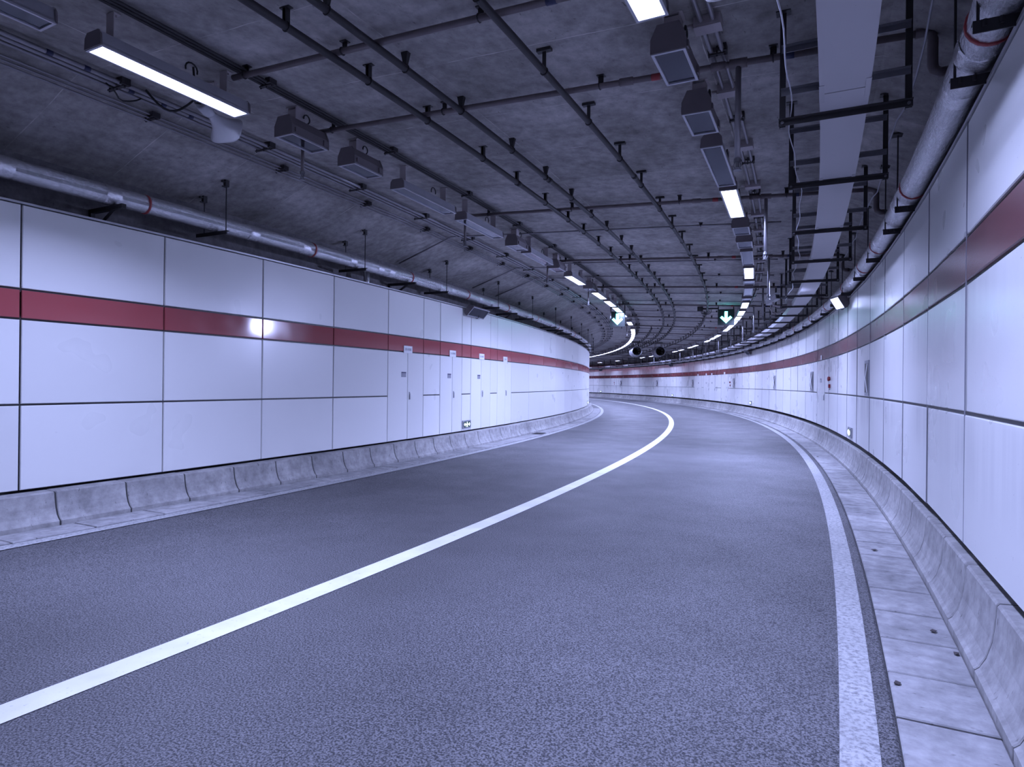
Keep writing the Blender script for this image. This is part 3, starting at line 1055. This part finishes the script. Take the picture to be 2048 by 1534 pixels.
# ------------------------------------------------------------------ cross pipes
def cross_pipe(s, r0, r1, rad, dz, label, mat=GREYPIPE, clips=(), drop=None, ldrop=None, elbow=False, couplings=(), bands=(), haunch=False):
    t = thing('cross_pipe', label, 'pipe', at=False)
    ra = max(r0, -6.85) if haunch else r0
    a, b = P(s, ra, zc(ra) - dz), P(s, r1, zc(r1) - dz)
    pts = []
    if haunch:
        pts.append(P(s, r0, zhl(r0) - dz * 0.8))
    pts += [a, b]
    if elbow:
        r3 = r1 + 0.08
        el = [P(s, r1 - 0.03, b.z), P(s, r1 + 0.03, b.z), P(s, r3 - 0.01, b.z - 0.025), P(s, r3, b.z - 0.065), P(s, r3, b.z - 0.25), P(s, r3 + 0.01, b.z - 0.29), P(s, r3 + 0.045, b.z - 0.315), P(s, r3 + 0.12, b.z - 0.315)]
        MB().tube(el, 0.036, 10).build('elbow', mat, t, True)
        MB().tube([P(s, r3 + 0.1, b.z - 0.315), P(s, 1.15, b.z - 0.315)], rad * 0.8, 8).build('branch', mat, t, True)
    MB().tube(pts, rad, 8).build('pipe', mat, t, True)

    def on(r):
        return P(s, r, zc(r) - dz)
    for r in clips:
        mb = MB()
        p = on(r)
        h = dz
        mb.box((0, 0.03, h / 2), (0.05, 0.006, h)).box((0, 0.03, h - 0.004), (0.07, 0.06, 0.008))
        mb.tube([(0, (rad + 0.004) * math.cos(q), (rad + 0.004) * math.sin(q)) for q in [2 * math.pi * k / 10 for k in range(11)]], 0.006, 5, False)
        mb.build('clip', BLACK, t, False, p, s / RC)
    for r in couplings:
        MB().tube([on(r - 0.06), on(r + 0.06)], rad + 0.008, 10).build('coupling', mat, t, True)
    for r, m_ in bands:
        MB().tube([on(r - 0.04), on(r + 0.04)], rad + 0.002, 10).build('tape_band', m_, t, True)
    for q, zb, nm in ((drop, 3.50, 'drop_pipe'), (ldrop, 4.06, 'drop_pipe')):
        if q is None:
            continue
        p = on(q)
        d = MB().tube([p, (p.x, p.y, zb)], 0.024 if nm and zb < 4 else 0.02, 8).build(nm, CONDUIT if zb < 4 else mat, t, True)
        MB().tube([on(q - 0.07), on(q + 0.07)], rad + 0.012, 10).build('tee_joint', mat, t, True)
        hd = MB()
        hd.tube([(p.x, p.y, zb), (p.x, p.y, zb - 0.03)], 0.03, 8).tube([(p.x, p.y, zb - 0.03), (p.x, p.y, zb - 0.075)], 0.016, 8)
        hd.tube([(p.x, p.y, zb - 0.09), (p.x, p.y, zb - 0.098)], [0.034, 0.034], 10)
        hd.tube([(p.x + 0.022, p.y, zb - 0.03), (p.x + 0.03, p.y, zb - 0.06), (p.x + 0.012, p.y, zb - 0.095)], 0.005, 5)
        hd.tube([(p.x - 0.022, p.y, zb - 0.03), (p.x - 0.03, p.y, zb - 0.06), (p.x - 0.012, p.y, zb - 0.095)], 0.005, 5)
        hd.build('sprinkler_head', GALV, d)
    return t


cross_pipe(4.17, -5.2, -0.9, 0.028, 0.10, 'nearest cross pipe running above the nearest lit left lamp', clips=(-5.05, -3.85, -2.5), couplings=(-1.4,), bands=((-1.9, BLUETAPE),))
bigs = [(5.58, 'second cross pipe, with the long drop tube nearest the camera'), (9.70, 'cross pipe with the second long drop tube'), (14.24, 'cross pipe with the third long drop tube'),
        (18.65, 'cross pipe with the fourth long drop tube'), (23.05, 'cross pipe with the fifth long drop tube'), (27.4, 'cross pipe with the sixth long drop tube'),
        (31.8, 'cross pipe with the seventh long drop tube')]
for s, lb in bigs:
    cross_pipe(s, -5.62, 0.50, 0.028, 0.11, lb, clips=(-5.2, -3.7, -2.0, -0.52), drop=-0.79, ldrop=-5.64, elbow=True, couplings=(-1.75, -0.95, 0.0), bands=((-1.48, TAPE), (-0.4, BLUETAPE)))
for i, s in enumerate((36.2, 40.6, 45.0, 49.4, 53.8, 58.2, 62.6, 67.0, 71.4)):
    cross_pipe(s, -5.62, 0.50, 0.028, 0.11, 'distant cross pipe with bright drop tube, %s from the camera' % ORD[i + 7], drop=-0.79, elbow=True)['group'] = 'distant cross pipes'
thin = [(11.5, True, 'thin cross conduit bending down the inner haunch, nearest of three'), (14.88, False, 'thin cross conduit close behind the third drop tube pipe'),
        (15.45, True, 'thin conduit bending down the inner haunch, middle of three'), (17.02, False, 'thin cross conduit near the camera housing'),
        (17.25, True, 'thin conduit bending down the inner haunch, farthest of three'), (20.4, False, 'thin cross conduit ahead of the lane signals'),
        (22.3, False, 'thin cross conduit just ahead of the lane signals'), (25.6, False, 'thin cross conduit just past the lane signals'), (29.6, False, 'thin cross conduit past the lane signals'),
        (34.0, False, 'thin cross conduit ahead of the fans'), (38.4, False, 'thin cross conduit nearer the fans')]
for s, hn, lb in thin:
    r1 = -0.6
    if s in (15.45, 17.25):
        r1 = -5.5
    cross_pipe(s, -8.1 if hn else -5.4, r1, 0.017, 0.055, lb, CONDUIT, clips=(-4.1, -1.9) if r1 > -1 else (-6.7,), haunch=hn)


# ------------------------------------------------------------------ conduits and cables along the ceiling
def run(name, label, cat, items, s0, s1, clip_s, clip_w, mat=CONDUIT):
    """items: (r, drop below ceiling, radius)"""
    t = thing(name, label, cat, at=False)
    for r, d, rad in items:
        z = zhl(r) - d
        MB().ring(r, z, rad, s0, s1, 0.8, 8).build('conduit', mat, t, True)
    rm = sum(i[0] for i in items) / len(items)
    dm = max(i[1] + i[2] for i in items)
    me = MB().box((0, 0, -dm / 2 + 0.004), (clip_w, 0.05, 0.012)).box((0, 0, -dm - 0.004), (clip_w * 0.9, 0.035, 0.012))
    for k in (-1, 0, 1):
        me.tube([(k * clip_w * 0.42, 0, 0.0), (k * clip_w * 0.42, 0, -dm - 0.02)], 0.007, 6)
    me.box((clip_w * 0.35, 0, -dm / 2), (clip_w * 0.35, 0.09, dm))
    me = me.mesh('clip', DARK)
    for s in clip_s:
        put('clip', me, t, P(s, rm, zhl(rm)), s / RC)
    return t


b2 = run('conduit_bundle', 'bundle of three steel conduits left of the left lamp row', 'conduit', [(-6.50, 0.05, 0.024), (-6.60, 0.05, 0.022), (-6.70, 0.05, 0.017)], 0, 60,
         spots([2.2, 3.9, 5.9, 7.85], 1.95, 45), 0.30)
for s in (3.15, 3.5, 4.02, 4.4, 4.75):
    MB().ring(-6.50 if s < 4 else -6.6, zhl(-6.5 if s < 4 else -6.6) - 0.05, 0.026, s, s + 0.06, 0.05, 8).build('tape_band', BLUETAPE, b2, True)
run('cable_bundle', 'three thin cables clipped along the start of the inner haunch', 'cable', [(-6.93, 0.045, 0.011), (-6.98, 0.045, 0.010), (-7.03, 0.045, 0.011)], 0, 60,
    spots([2.6, 4.55, 6.6, 8.6], 2.0, 45), 0.20)
run('conduit_bundle', 'dark conduits above the left lamp row', 'conduit', [(-5.06, 0.04, 0.014), (-5.11, 0.04, 0.014), (-5.16, 0.04, 0.014)], 0, 60, spots([2.4, 4.5], 2.1, 40), 0.18, DARK)
rb = run('conduit_bundle', 'pair of conduits with junction boxes beside the right lamp row', 'conduit', [(-0.99, 0.045, 0.019), (-0.90, 0.045, 0.019)], 0, 60, spots([2.9, 4.3, 5.45, 6.9, 8.3], 1.4, 34), 0.15)
jb = MB().box((0, 0, -0.045), (0.20, 0.13, 0.085)).box((0, -0.066, -0.045), (0.17, 0.006, 0.06)).tube([(-0.1, -0.03, -0.05), (-0.15, -0.03, -0.05)], 0.014, 8).mesh('junction_box', LGREY)
for s in (3.6, 5.0, 6.22, 7.73, 9.32, 10.9, 12.0, 13.3, 15.0, 16.4, 18.0):
    put('junction_box', jb, rb, P(s, -0.945, zc(-0.945)), s / RC)
# loose looping cables near the horn speaker
t = thing('loose_cable', 'loose looping cables dangling by the left conduits above the horn speaker', 'cable', at=False)
MB().tube([P(3.75 + 0.05 * k, -6.55 + 0.03 * math.sin(k * 1.3), zc(-6.5) - 0.09 - 0.10 * math.sin(math.pi * k / 8)) for k in range(9)], 0.008, 6).build('cable', RUBBER, t, True)
MB().tube([P(4.05 + 0.05 * k, -6.35 + 0.08 * k / 3, zc(-6.4) - 0.08 - 0.16 * math.sin(math.pi * k / 8)) for k in range(9)], 0.012, 6).build('cable', RUBBER, t, True)


# ------------------------------------------------------------------ foil-wrapped pipes over the walls
def foil_pipe(label, r, z, rad, tapes, collars, s0, s1):
    t = thing('foil_pipe', label, 'pipe', at=False)
    rg = random.Random(3 if r < 0 else 4)
    amp = {}

    def wob(s, j, rr, zz):
        k = (int(s * 9), j)
        if k not in amp:
            amp[k] = rg.uniform(-0.0045, 0.0045)
        f = 1 + amp[k] / rad + 0.012 * math.sin(s * 3.1 + j)
        return r + (rr - r) * f, z + (zz - z) * f
    MB().ring(r, z, rad, s0, 26, 0.11, 18, wob).build('pipe', FOIL, t, True)
    MB().ring(r, z, rad, 26, s1, 0.7, 14).build('pipe', FOIL, t, True)
    for s in tapes:
        MB().ring(r, z, rad + 0.006, s, s + 0.03, 0.03, 18).build('tape_ring', TAPE, t, True)
    for s in collars:
        n = 18
        mb = MB()
        for (sa, ra), (sb, rb_) in zip([(s, rad), (s + 0.02, rad + 0.007), (s + 0.17, rad + 0.006), (s + 0.19, rad)][:-1], [(s + 0.02, rad + 0.007), (s + 0.17, rad + 0.006), (s + 0.19, rad)]):
            vs = [P(sa, r + ra * math.cos(2 * math.pi * k / n), z + ra * math.sin(2 * math.pi * k / n)) for k in range(n)] + \
                 [P(sb, r + rb_ * math.cos(2 * math.pi * k / n), z + rb_ * math.sin(2 * math.pi * k / n)) for k in range(n)]
            mb.add(vs, [(k, (k + 1) % n, (k + 1) % n + n, k + n) for k in range(n)])
        mb.build('collar', FOIL, t, True)
    return t


RFL, ZFL, DFL = -7.80, 3.80, 0.115
fl = foil_pipe('foil-wrapped pipe along the top of the inner wall', RFL, ZFL, DFL, [5.05, 8.2, 11.4, 14.3, 17.3, 20.5, 24, 28], [3.3, 4.5, 6.75, 7.9, 9.2, 10.1, 10.5, 12.7, 13.3, 15, 15.8, 17.9, 19.3, 21, 22.6, 24.6, 27], -2, 46)
hb = MB().box((0, 0, 0), (0.62, 0.045, 0.008)).box((0, -0.02, -0.024), (0.62, 0.006, 0.045)).mesh('hanger_bar', BLACK)
zb = ZFL - DFL - 0.012
for s in [2.9] + spots([6.17, 9.46], 3.3, 44):
    bar = put('hanger_bar', hb, fl, P(s, RFL - 0.05, zb), s / RC)
    for rr in (-7.58, -8.02):
        x = rr - (RFL - 0.05)
        MB().tube([(x, 0, -0.03), (x, 0, zhl(rr) - zb - 0.06)], 0.008, 6).build('rod', BLACK, bar)
        mb = MB()
        hz = zhl(rr) - zb
        mb.box((x, 0, hz - 0.045), (0.045, 0.06, 0.09)).box((x, -0.05, hz - 0.03), (0.03, 0.05, 0.02)).box((x, -0.03, hz - 0.095), (0.03, 0.07, 0.012))
        mb.build('anchor', BLACK, bar)
for s in (4.63, 11.3, 17.7, 24.1):
    mb = MB()
    mb.box((-0.05, 0, 0), (0.66, 0.05, 0.05)).box((-0.36, 0, -0.14), (0.05, 0.05, 0.32))
    mb.tube([(0.08, 0, -0.02), (-0.34, 0, -0.26)], 0.024, 4)
    mb.build('wall_bracket', BLACK, fl, False, P(s, RFL - 0.05, zb - 0.02), s / RC)

RFR, ZFR, DFR = 0.69, 3.61, 0.125
fr_ = foil_pipe('foil-wrapped pipe along the top of the outer wall', RFR, ZFR, DFR, [4.25, 7.4, 10.25, 11.9, 14.4, 17.5, 20.5, 24], [3.3, 4.45, 5.0, 7.75, 8.1, 9.9, 10.9, 12.0, 13.4, 15.2, 17, 18.9, 21, 23], -2, 92)
hb = MB().box((0, 0, 0), (0.5, 0.05, 0.008)).box((0, -0.022, -0.03), (0.5, 0.007, 0.062)).mesh('hanger_bar', BLACK)
bolt = MB().tube([(0, -0.03, 0.0), (0, -0.03, -0.035)], 0.011, 6).mesh('bolt', DARK)
zb = ZFR - DFR - 0.012
for s in [2.2, 3.97, 4.64, 7.66, 8.7, 10.57, 12.3] + spots([14.2, 16.1], 1.9, 60):
    bar = put('hanger_bar', hb, fr_, P(s, 0.80, zb), s / RC)
    x = 0.575 - 0.80
    hz = zhl(0.575) - zb
    MB().tube([(x, 0, -0.04), (x, 0, hz - 0.02)], 0.008, 6).build('rod', BLACK, bar)
    MB().box((x, 0, hz - 0.01), (0.11, 0.11, 0.02), None).build('anchor', BLACK, bar)
    if s < 10:
        for bx in (-0.2, -0.13):
            put('bolt', bolt, bar, (bx, 0, 0))

# ------------------------------------------------------------------ cable tray on ladder-like hangers
tray = thing('cable_tray', 'long boxed cable tray on black hanger frames along the outer side', 'cable tray', at=False)
ZT = 3.585
TR0, TR1, TH = -0.168, 0.135, 0.13
seg = 2.06
k0 = -1.4
tm = {}
while k0 < 86:
    ln = seg - 0.008
    mb = MB().sweep([(TR0, ZT), (TR1, ZT), (TR1, ZT + 0.012), (TR0, ZT + 0.012)], k0 + 0.004, k0 + ln, 0.7, True)
    mb.build('tray_board', TRAY, tray)
    mb = MB().sweep([(TR0 + 0.004, ZT + 0.012), (TR0 + 0.012, ZT + 0.012), (TR0 + 0.012, ZT + TH), (TR0 + 0.004, ZT + TH)], k0, k0 + seg, 0.7, True)
    mb.build('tray_side', TRAY, tray)
    mb = MB().sweep([(TR1 - 0.012, ZT + 0.012), (TR1 - 0.004, ZT + 0.012), (TR1 - 0.004, ZT + TH), (TR1 - 0.012, ZT + TH)], k0, k0 + seg, 0.7, True)
    mb.build('tray_side', TRAY, tray)
    for rr in (TR0 - 0.002, TR1 - 0.03):
        MB().sweep([(rr, ZT - 0.004), (rr + 0.032, ZT - 0.004), (rr + 0.032, ZT + 0.0), (rr, ZT + 0.0)], k0 + 0.0 - 0.14, k0 + 0.14, 0.28, True).build('joint_clip', TRAY, tray)
    k0 += seg
PL, PR = -0.42, 0.385
barm = MB().box(((PL + PR) / 2, 0, -0.022), (PR - PL + 0.05, 0.006, 0.045)).box(((PL + PR) / 2, -0.02, -0.003), (PR - PL + 0.05, 0.04, 0.006)).mesh('hanger_frame', BLACK)
rung = MB().box(((PL + PR) / 2, 0, 0), (PR - PL + 0.02, 0.006, 0.042)).box(((PL + PR) / 2, -0.02, 0.02), (PR - PL + 0.02, 0.04, 0.005)).mesh('rung', GALV)
post = {}
for x in (PL, PR):
    h = zhl(x) - (ZT - 0.05)
    post[x] = MB().box((x, 0.012, h / 2 - 0.05), (0.042, 0.005, h)).box((x - 0.019, 0.025, h / 2 - 0.05), (0.005, 0.03, h)).box((x, 0.012, h - 0.054), (0.10, 0.08, 0.008)).mesh('post', BLACK)
bl = MB().tube([(0, -0.004, -0.022), (0, -0.014, -0.022)], 0.012, 6).mesh('bolt', GALV)
hs = [1.0, 3.05, 5.12, 6.80, 8.90, 11.0, 13.07, 15.15, 17.13, 19.29]
while hs[-1] < 84:
    hs.append(hs[-1] + 2.03)
for s in hs:
    f = put('hanger_frame', barm, tray, P(s, 0, ZT), s / RC)
    for x in (PL, PR):
        put('post', post[x], f)
    if s < 60:
        for dz in (0.20, 0.52):
            put('rung', rung, f, (0, 0, dz))
    if s < 20:
        for x in (PL, PR):
            put('bolt', bl, f, (x, 0, 0))

t = thing('loose_wire', 'pale wavy wire hanging along the left edge of the cable tray', 'wire', at=False)
pts = []
s = 2.0
while s < 17:
    pts.append(P(s, -0.36 + 0.022 * math.sin(s * 1.9) + 0.012 * math.sin(s * 5.3 + 1), 3.62 + 0.02 * math.sin(s * 1.1) - (0.02 if s < 4.4 else 0)))
    s += 0.15
MB().tube(pts, 0.0045, 6).build('wire', WIRE, t, True)
t = thing('loose_strap', 'pale flat strap sagging between the tray and the outer foil pipe', 'wire', at=False)
pts = [P(1.6 + 0.5 * k, 0.46 + 0.02 * math.sin(k), 4.02 - 0.018 * (k % 5) - 0.003 * k) for k in range(24)]
MB().tube(pts, 0.008, 4).build('strap', WIRE, t, True)


# ------------------------------------------------------------------ horn speakers, camera, signals, fans
def horn(s, r, z, heading, pitch, label):
    t = thing('horn_speaker', label, 'speaker', s, r, z)
    t.rotation_euler[2] = s / RC + heading
    n = 28
    st = [(0.0, 0.035, 0.035), (0.07, 0.045, 0.045), (0.12, 0.06, 0.055), (0.18, 0.085, 0.075), (0.24, 0.125, 0.105), (0.29, 0.165, 0.135), (0.30, 0.178, 0.146), (0.305, 0.172, 0.141),
          (0.29, 0.158, 0.13), (0.2, 0.085, 0.075), (0.1, 0.04, 0.035)]
    m = Matrix.Rotation(pitch, 3, 'X')

    def sq(a, q):
        c_ = math.cos(a)
        return math.copysign(abs(c_) ** q, c_)
    vs = []
    for y, a, b in st:
        q = 1.0 - 0.42 * min(1, y / 0.3)
        for k in range(n):
            an = 2 * math.pi * k / n
            vs.append(m @ Vector((a * sq(an, q), y, b * sq(an - math.pi / 2, q))))
    fs = [(i * n + k, i * n + (k + 1) % n, (i + 1) * n + (k + 1) % n, (i + 1) * n + k) for i in range(len(st) - 1) for k in range(n)]
    mb = MB()
    mb.add(vs, fs)
    mb.build('bell', CREAM, t, True)
    d = MB().tube([m @ Vector((0, -0.13, 0)), m @ Vector((0, -0.12, 0)), m @ Vector((0, -0.02, 0)), m @ Vector((0, 0.03, 0))], [0.05, 0.062, 0.062, 0.045], 18).build('driver', CREAM, t, True)
    zr = zhl(r) - z
    br = MB().box((0, 0.02, zr - 0.005), (0.10, 0.08, 0.01))
    for x in (-0.068, 0.068):
        br.box((x, 0.0, zr / 2 + 0.01), (0.006, 0.045, zr - 0.0))
    br.box((0, 0, zr - 0.02), (0.14, 0.045, 0.006))
    br.build('bracket', LGREY, t)
    MB().tube([m @ Vector((0, -0.13, 0)), m @ Vector((0.0, -0.2, -0.05)), m @ Vector((0.02, -0.26, -0.04)), m @ Vector((0.04, -0.30, 0.06)), (0.05, -0.31, zr - 0.01)], 0.011, 6).build('cable', RUBBER, t, True)
    return t


horn(4.30, -5.70, 4.30, 0.30, -0.25, 'pale horn speaker behind the nearest lit left lamp')
horn(3.72, -0.66, 4.17, -0.15, -0.45, 'pale horn speaker at the top edge beside the right conduits')

t = thing('security_camera', 'pale security camera housing hung beside the cable tray', 'camera', 17.55, -0.60, 3.80)
m = Matrix.Rotation(math.radians(35), 3, 'Z') @ Matrix.Rotation(math.radians(-18), 3, 'X')
mb = MB().box((0, 0, 0.0), (0.13, 0.40, 0.12), m)
mb.build('housing', CREAM, t)
MB().box(m @ Vector((0, -0.03, 0.075)), (0.16, 0.46, 0.014), m).build('sunshield', CREAM, t)
MB().box(m @ Vector((0, -0.202, 0.0)), (0.10, 0.006, 0.09), m).build('window', SIGNDARK, t)
MB().tube([(0, 0, -0.04), (0.02, 0.0, -0.14), (0.12, 0, -0.17), (0.36, 0.02, -0.17)], 0.025, 8).build('arm', LGREY, t, True)
MB().tube([(-0.01, 0.15, -0.05), (-0.06, 0.15, -0.2), (0.0, 0.12, -0.33), (0.12, 0.1, -0.36), (0.3, 0.1, -0.28)], 0.014, 7).build('cable', LGREY, t, True)
MB().tube([(0.03, 0.15, -0.05), (0.0, 0.2, -0.25), (0.1, 0.2, -0.32), (0.32, 0.15, -0.24)], 0.012, 7).build('cable', LGREY, t, True)
MB().box((0.42, 0.05, -0.12), (0.16, 0.14, 0.16)).build('junction_box', LGREY, t)


def signal(s, r, label, red=False):
    z = 4.045
    t = thing('lane_signal', label, 'traffic signal', s, r, z)
    MB().box((0, 0, 0), (0.56, 0.14, 0.56)).build('box', SIGBOX, t)
    h = zc(r) - z
    for x in (-0.26, 0.26):
        MB().box((x, 0.05, (h + 0.28) / 2), (0.035, 0.035, h - 0.28)).build('hanger', BLACK, t)
    # down arrow in the x-z plane, facing the camera (-y)
    def pl(poly):
        n = len(poly)
        vs = [Vector((x, -0.07, zz)) for x, zz in poly] + [Vector((x, -0.078, zz)) for x, zz in poly]
        return vs, [tuple(range(n)), tuple(range(n, 2 * n))] + [(i, (i + 1) % n, (i + 1) % n + n, i + n) for i in range(n)]
    mb = MB()
    if red:
        mb.add(*pl([(-0.2, 0.15), (-0.15, 0.2), (0.2, -0.15), (0.15, -0.2)]))
        mb.add(*pl([(0.2, 0.15), (0.15, 0.2), (-0.2, -0.15), (-0.15, -0.2)]))
        mb.build('cross', REDX, t)
        return t
    mb.add(*pl([(-0.05, 0.2), (0.05, 0.2), (0.05, -0.04), (-0.05, -0.04)]))
    mb.add(*pl([(0, -0.22), (0.0, -0.10), (-0.14, 0.04), (-0.2, -0.02)]))
    mb.add(*pl([(0, -0.22), (0.2, -0.02), (0.14, 0.04), (0.0, -0.10)]))
    mb.add(*pl([(-0.05, -0.04), (0.05, -0.04), (0.02, -0.12), (-0.02, -0.12)]))
    mb.build('arrow', ARROW, t)
    return t


signal(24.1, -5.5, 'green down-arrow lane signal over the left lane')
signal(24.1, -1.64, 'green down-arrow lane signal over the right lane')
signal(90.0, -3.2, 'red cross lane signal hidden past the bend', True)
t = thing('cable_box', 'dark cable box with hanging loops on the ceiling between the lane signals', 'junction box', 24.3, -2.53, zc(-2.53))
MB().box((0, 0, -0.10), (0.20, 0.14, 0.16)).build('case', BLACK, t)
for i in range(3):
    MB().tube([(0.04 + 0.05 * i, 0, -0.17), (0.05 + 0.05 * i, 0, -0.26), (0.15 + 0.07 * i, 0, -0.30), (0.25 + 0.06 * i, 0, -0.24), (0.30 + 0.05 * i, 0, -0.13)], 0.012, 6).build('cable', RUBBER, t, True)
MB().tube([(0.1, 0, -0.09), (0.62, 0, -0.09)], 0.03, 8).build('conduit', BLACK, t, True)


def fan(s, r, label):
    z = 3.86
    t = thing('jet_fan', label, 'fan', s, r, z)
    R = 0.33
    n = 28

    def shell(st):
        vs, fs = [], []
        for y, rad in st:
            vs += [Vector((rad * math.cos(2 * math.pi * k / n), y, rad * math.sin(2 * math.pi * k / n))) for k in range(n)]
        for i in range(len(st) - 1):
            fs += [(i * n + k, i * n + (k + 1) % n, (i + 1) * n + (k + 1) % n, (i + 1) * n + k) for k in range(n)]
        mb = MB()
        mb.add(vs, fs)
        return mb
    shell([(-0.85, R - 0.045), (-0.9, R - 0.02), (-0.9, R), (-0.86, R + 0.012), (-0.3, R + 0.012)]).build('inlet_silencer', FANMETAL, t, True)
    shell([(-0.3, R - 0.02), (-0.3, R + 0.03), (-0.28, R + 0.03), (-0.28, R - 0.005), (0.28, R - 0.005), (0.28, R + 0.03), (0.3, R + 0.03), (0.3, R - 0.02)]).build('casing', FANMETAL, t, False)
    shell([(0.3, R + 0.012), (0.86, R + 0.012), (0.9, R), (0.9, R - 0.02), (0.85, R - 0.045)]).build('outlet_silencer', FANMETAL, t, True)
    shell([(-0.88, R - 0.04), (-0.3, R - 0.06), (0.3, R - 0.06), (0.88, R - 0.04)]).build('liner', BLACK, t, True)
    MB().tube([(0, -0.34, 0), (0, -0.28, 0), (0, -0.2, 0), (0, 0.3, 0)], [0.02, 0.07, 0.1, 0.1], 16).build('hub', BLACK, t, True)
    for k in range(9):
        a = 2 * math.pi * k / 9
        ca, sa = math.cos(a), math.sin(a)
        tx, tz = -sa, ca
        q = []
        for rad, wd, tw in ((0.09, 0.05, 0.05), (0.26, 0.07, 0.025)):
            for sg in (-1, 1):
                q.append(Vector((rad * ca + sg * wd * tx, -0.12 + sg * tw, rad * sa + sg * wd * tz)))
        mb = MB()
        up_ = Vector((0, 0.006, 0))
        mb.add(q + [v + up_ for v in q], [(0, 1, 3, 2), (4, 6, 7, 5), (0, 2, 6, 4), (1, 5, 7, 3), (0, 4, 5, 1), (2, 3, 7, 6)])
        mb.build('blade', DARK, t)
    h = zc(r) - z
    for y in (-0.25, 0.25):
        for x in (-0.2, 0.2):
            MB().tube([(x, y, 0.26), (x, y, h)], 0.014, 6).build('hanger', BLACK, t)
    MB().box((0, 0, h - 0.02), (0.5, 0.6, 0.03)).build('mounting_plate', BLACK, t)
    return t


fan(45.6, -4.57, 'left cylindrical jet fan hung from the ceiling far round the bend')
fan(45.4, -3.04, 'right cylindrical jet fan hung from the ceiling far round the bend')

# ------------------------------------------------------------------ small things on the ground and walls
t = thing('drain_grate', 'dark iron drain grate in the inner gutter', 'drain', 19.35, -7.33, 0.012)
MB().box((0, 0, -0.004), (0.34, 0.62, 0.012)).build('frame', DIRT, t)
for k in range(9):
    MB().box((0, -0.26 + k * 0.065, 0.006), (0.30, 0.026, 0.012)).build('bar', BLACK, t)
LEAF = simple('dry_leaf', (0.06, 0.05, 0.05), 0.8)
for i, (s, r, lb) in enumerate(((4.9, 0.53, 'dark dry leaf in the outer gutter beside the kerb'), (4.55, 0.60, 'dark dry leaf against the outer kerb foot'),
                                (3.95, 0.25, 'dark crumb at the outer gutter edge'), (7.05, 0.35, 'dark dry leaf on the outer gutter, farther off'), (15.8, 0.30, 'small dark scrap on the outer gutter beside the edge line'))):
    t = thing('leaf_scrap', lb, 'leaf', s, r, 0.012)
    a = rng.uniform(0, 3)
    q = [Vector((0.022 * math.cos(a + k * math.pi / 3) * (1.4 if k % 3 == 0 else 0.7), 0.022 * math.sin(a + k * math.pi / 3), 0.004 + 0.006 * (k % 2))) for k in range(6)]
    mb = MB()
    mb.add(q + [v + Vector((0, 0, 0.003)) for v in q], [tuple(range(6)), tuple(range(6, 12))] + [(k, (k + 1) % 6, (k + 1) % 6 + 6, k + 6) for k in range(6)])
    mb.build('blade', LEAF, t)
# vertical pipe stub below the foil pipe
t = thing('pipe_stub', 'short foil pipe stub behind the inner wall top below the foil pipe', 'pipe', 10.05, -7.95, 3.3)
MB().tube([(0, 0, 0), (0, 0, 0.42)], 0.06, 12).build('pipe', FOIL, t, True)
MB().tube([(0, 0, 0.06), (0, 0, 0.12)], 0.068, 12).build('collar', FOIL, t, True)
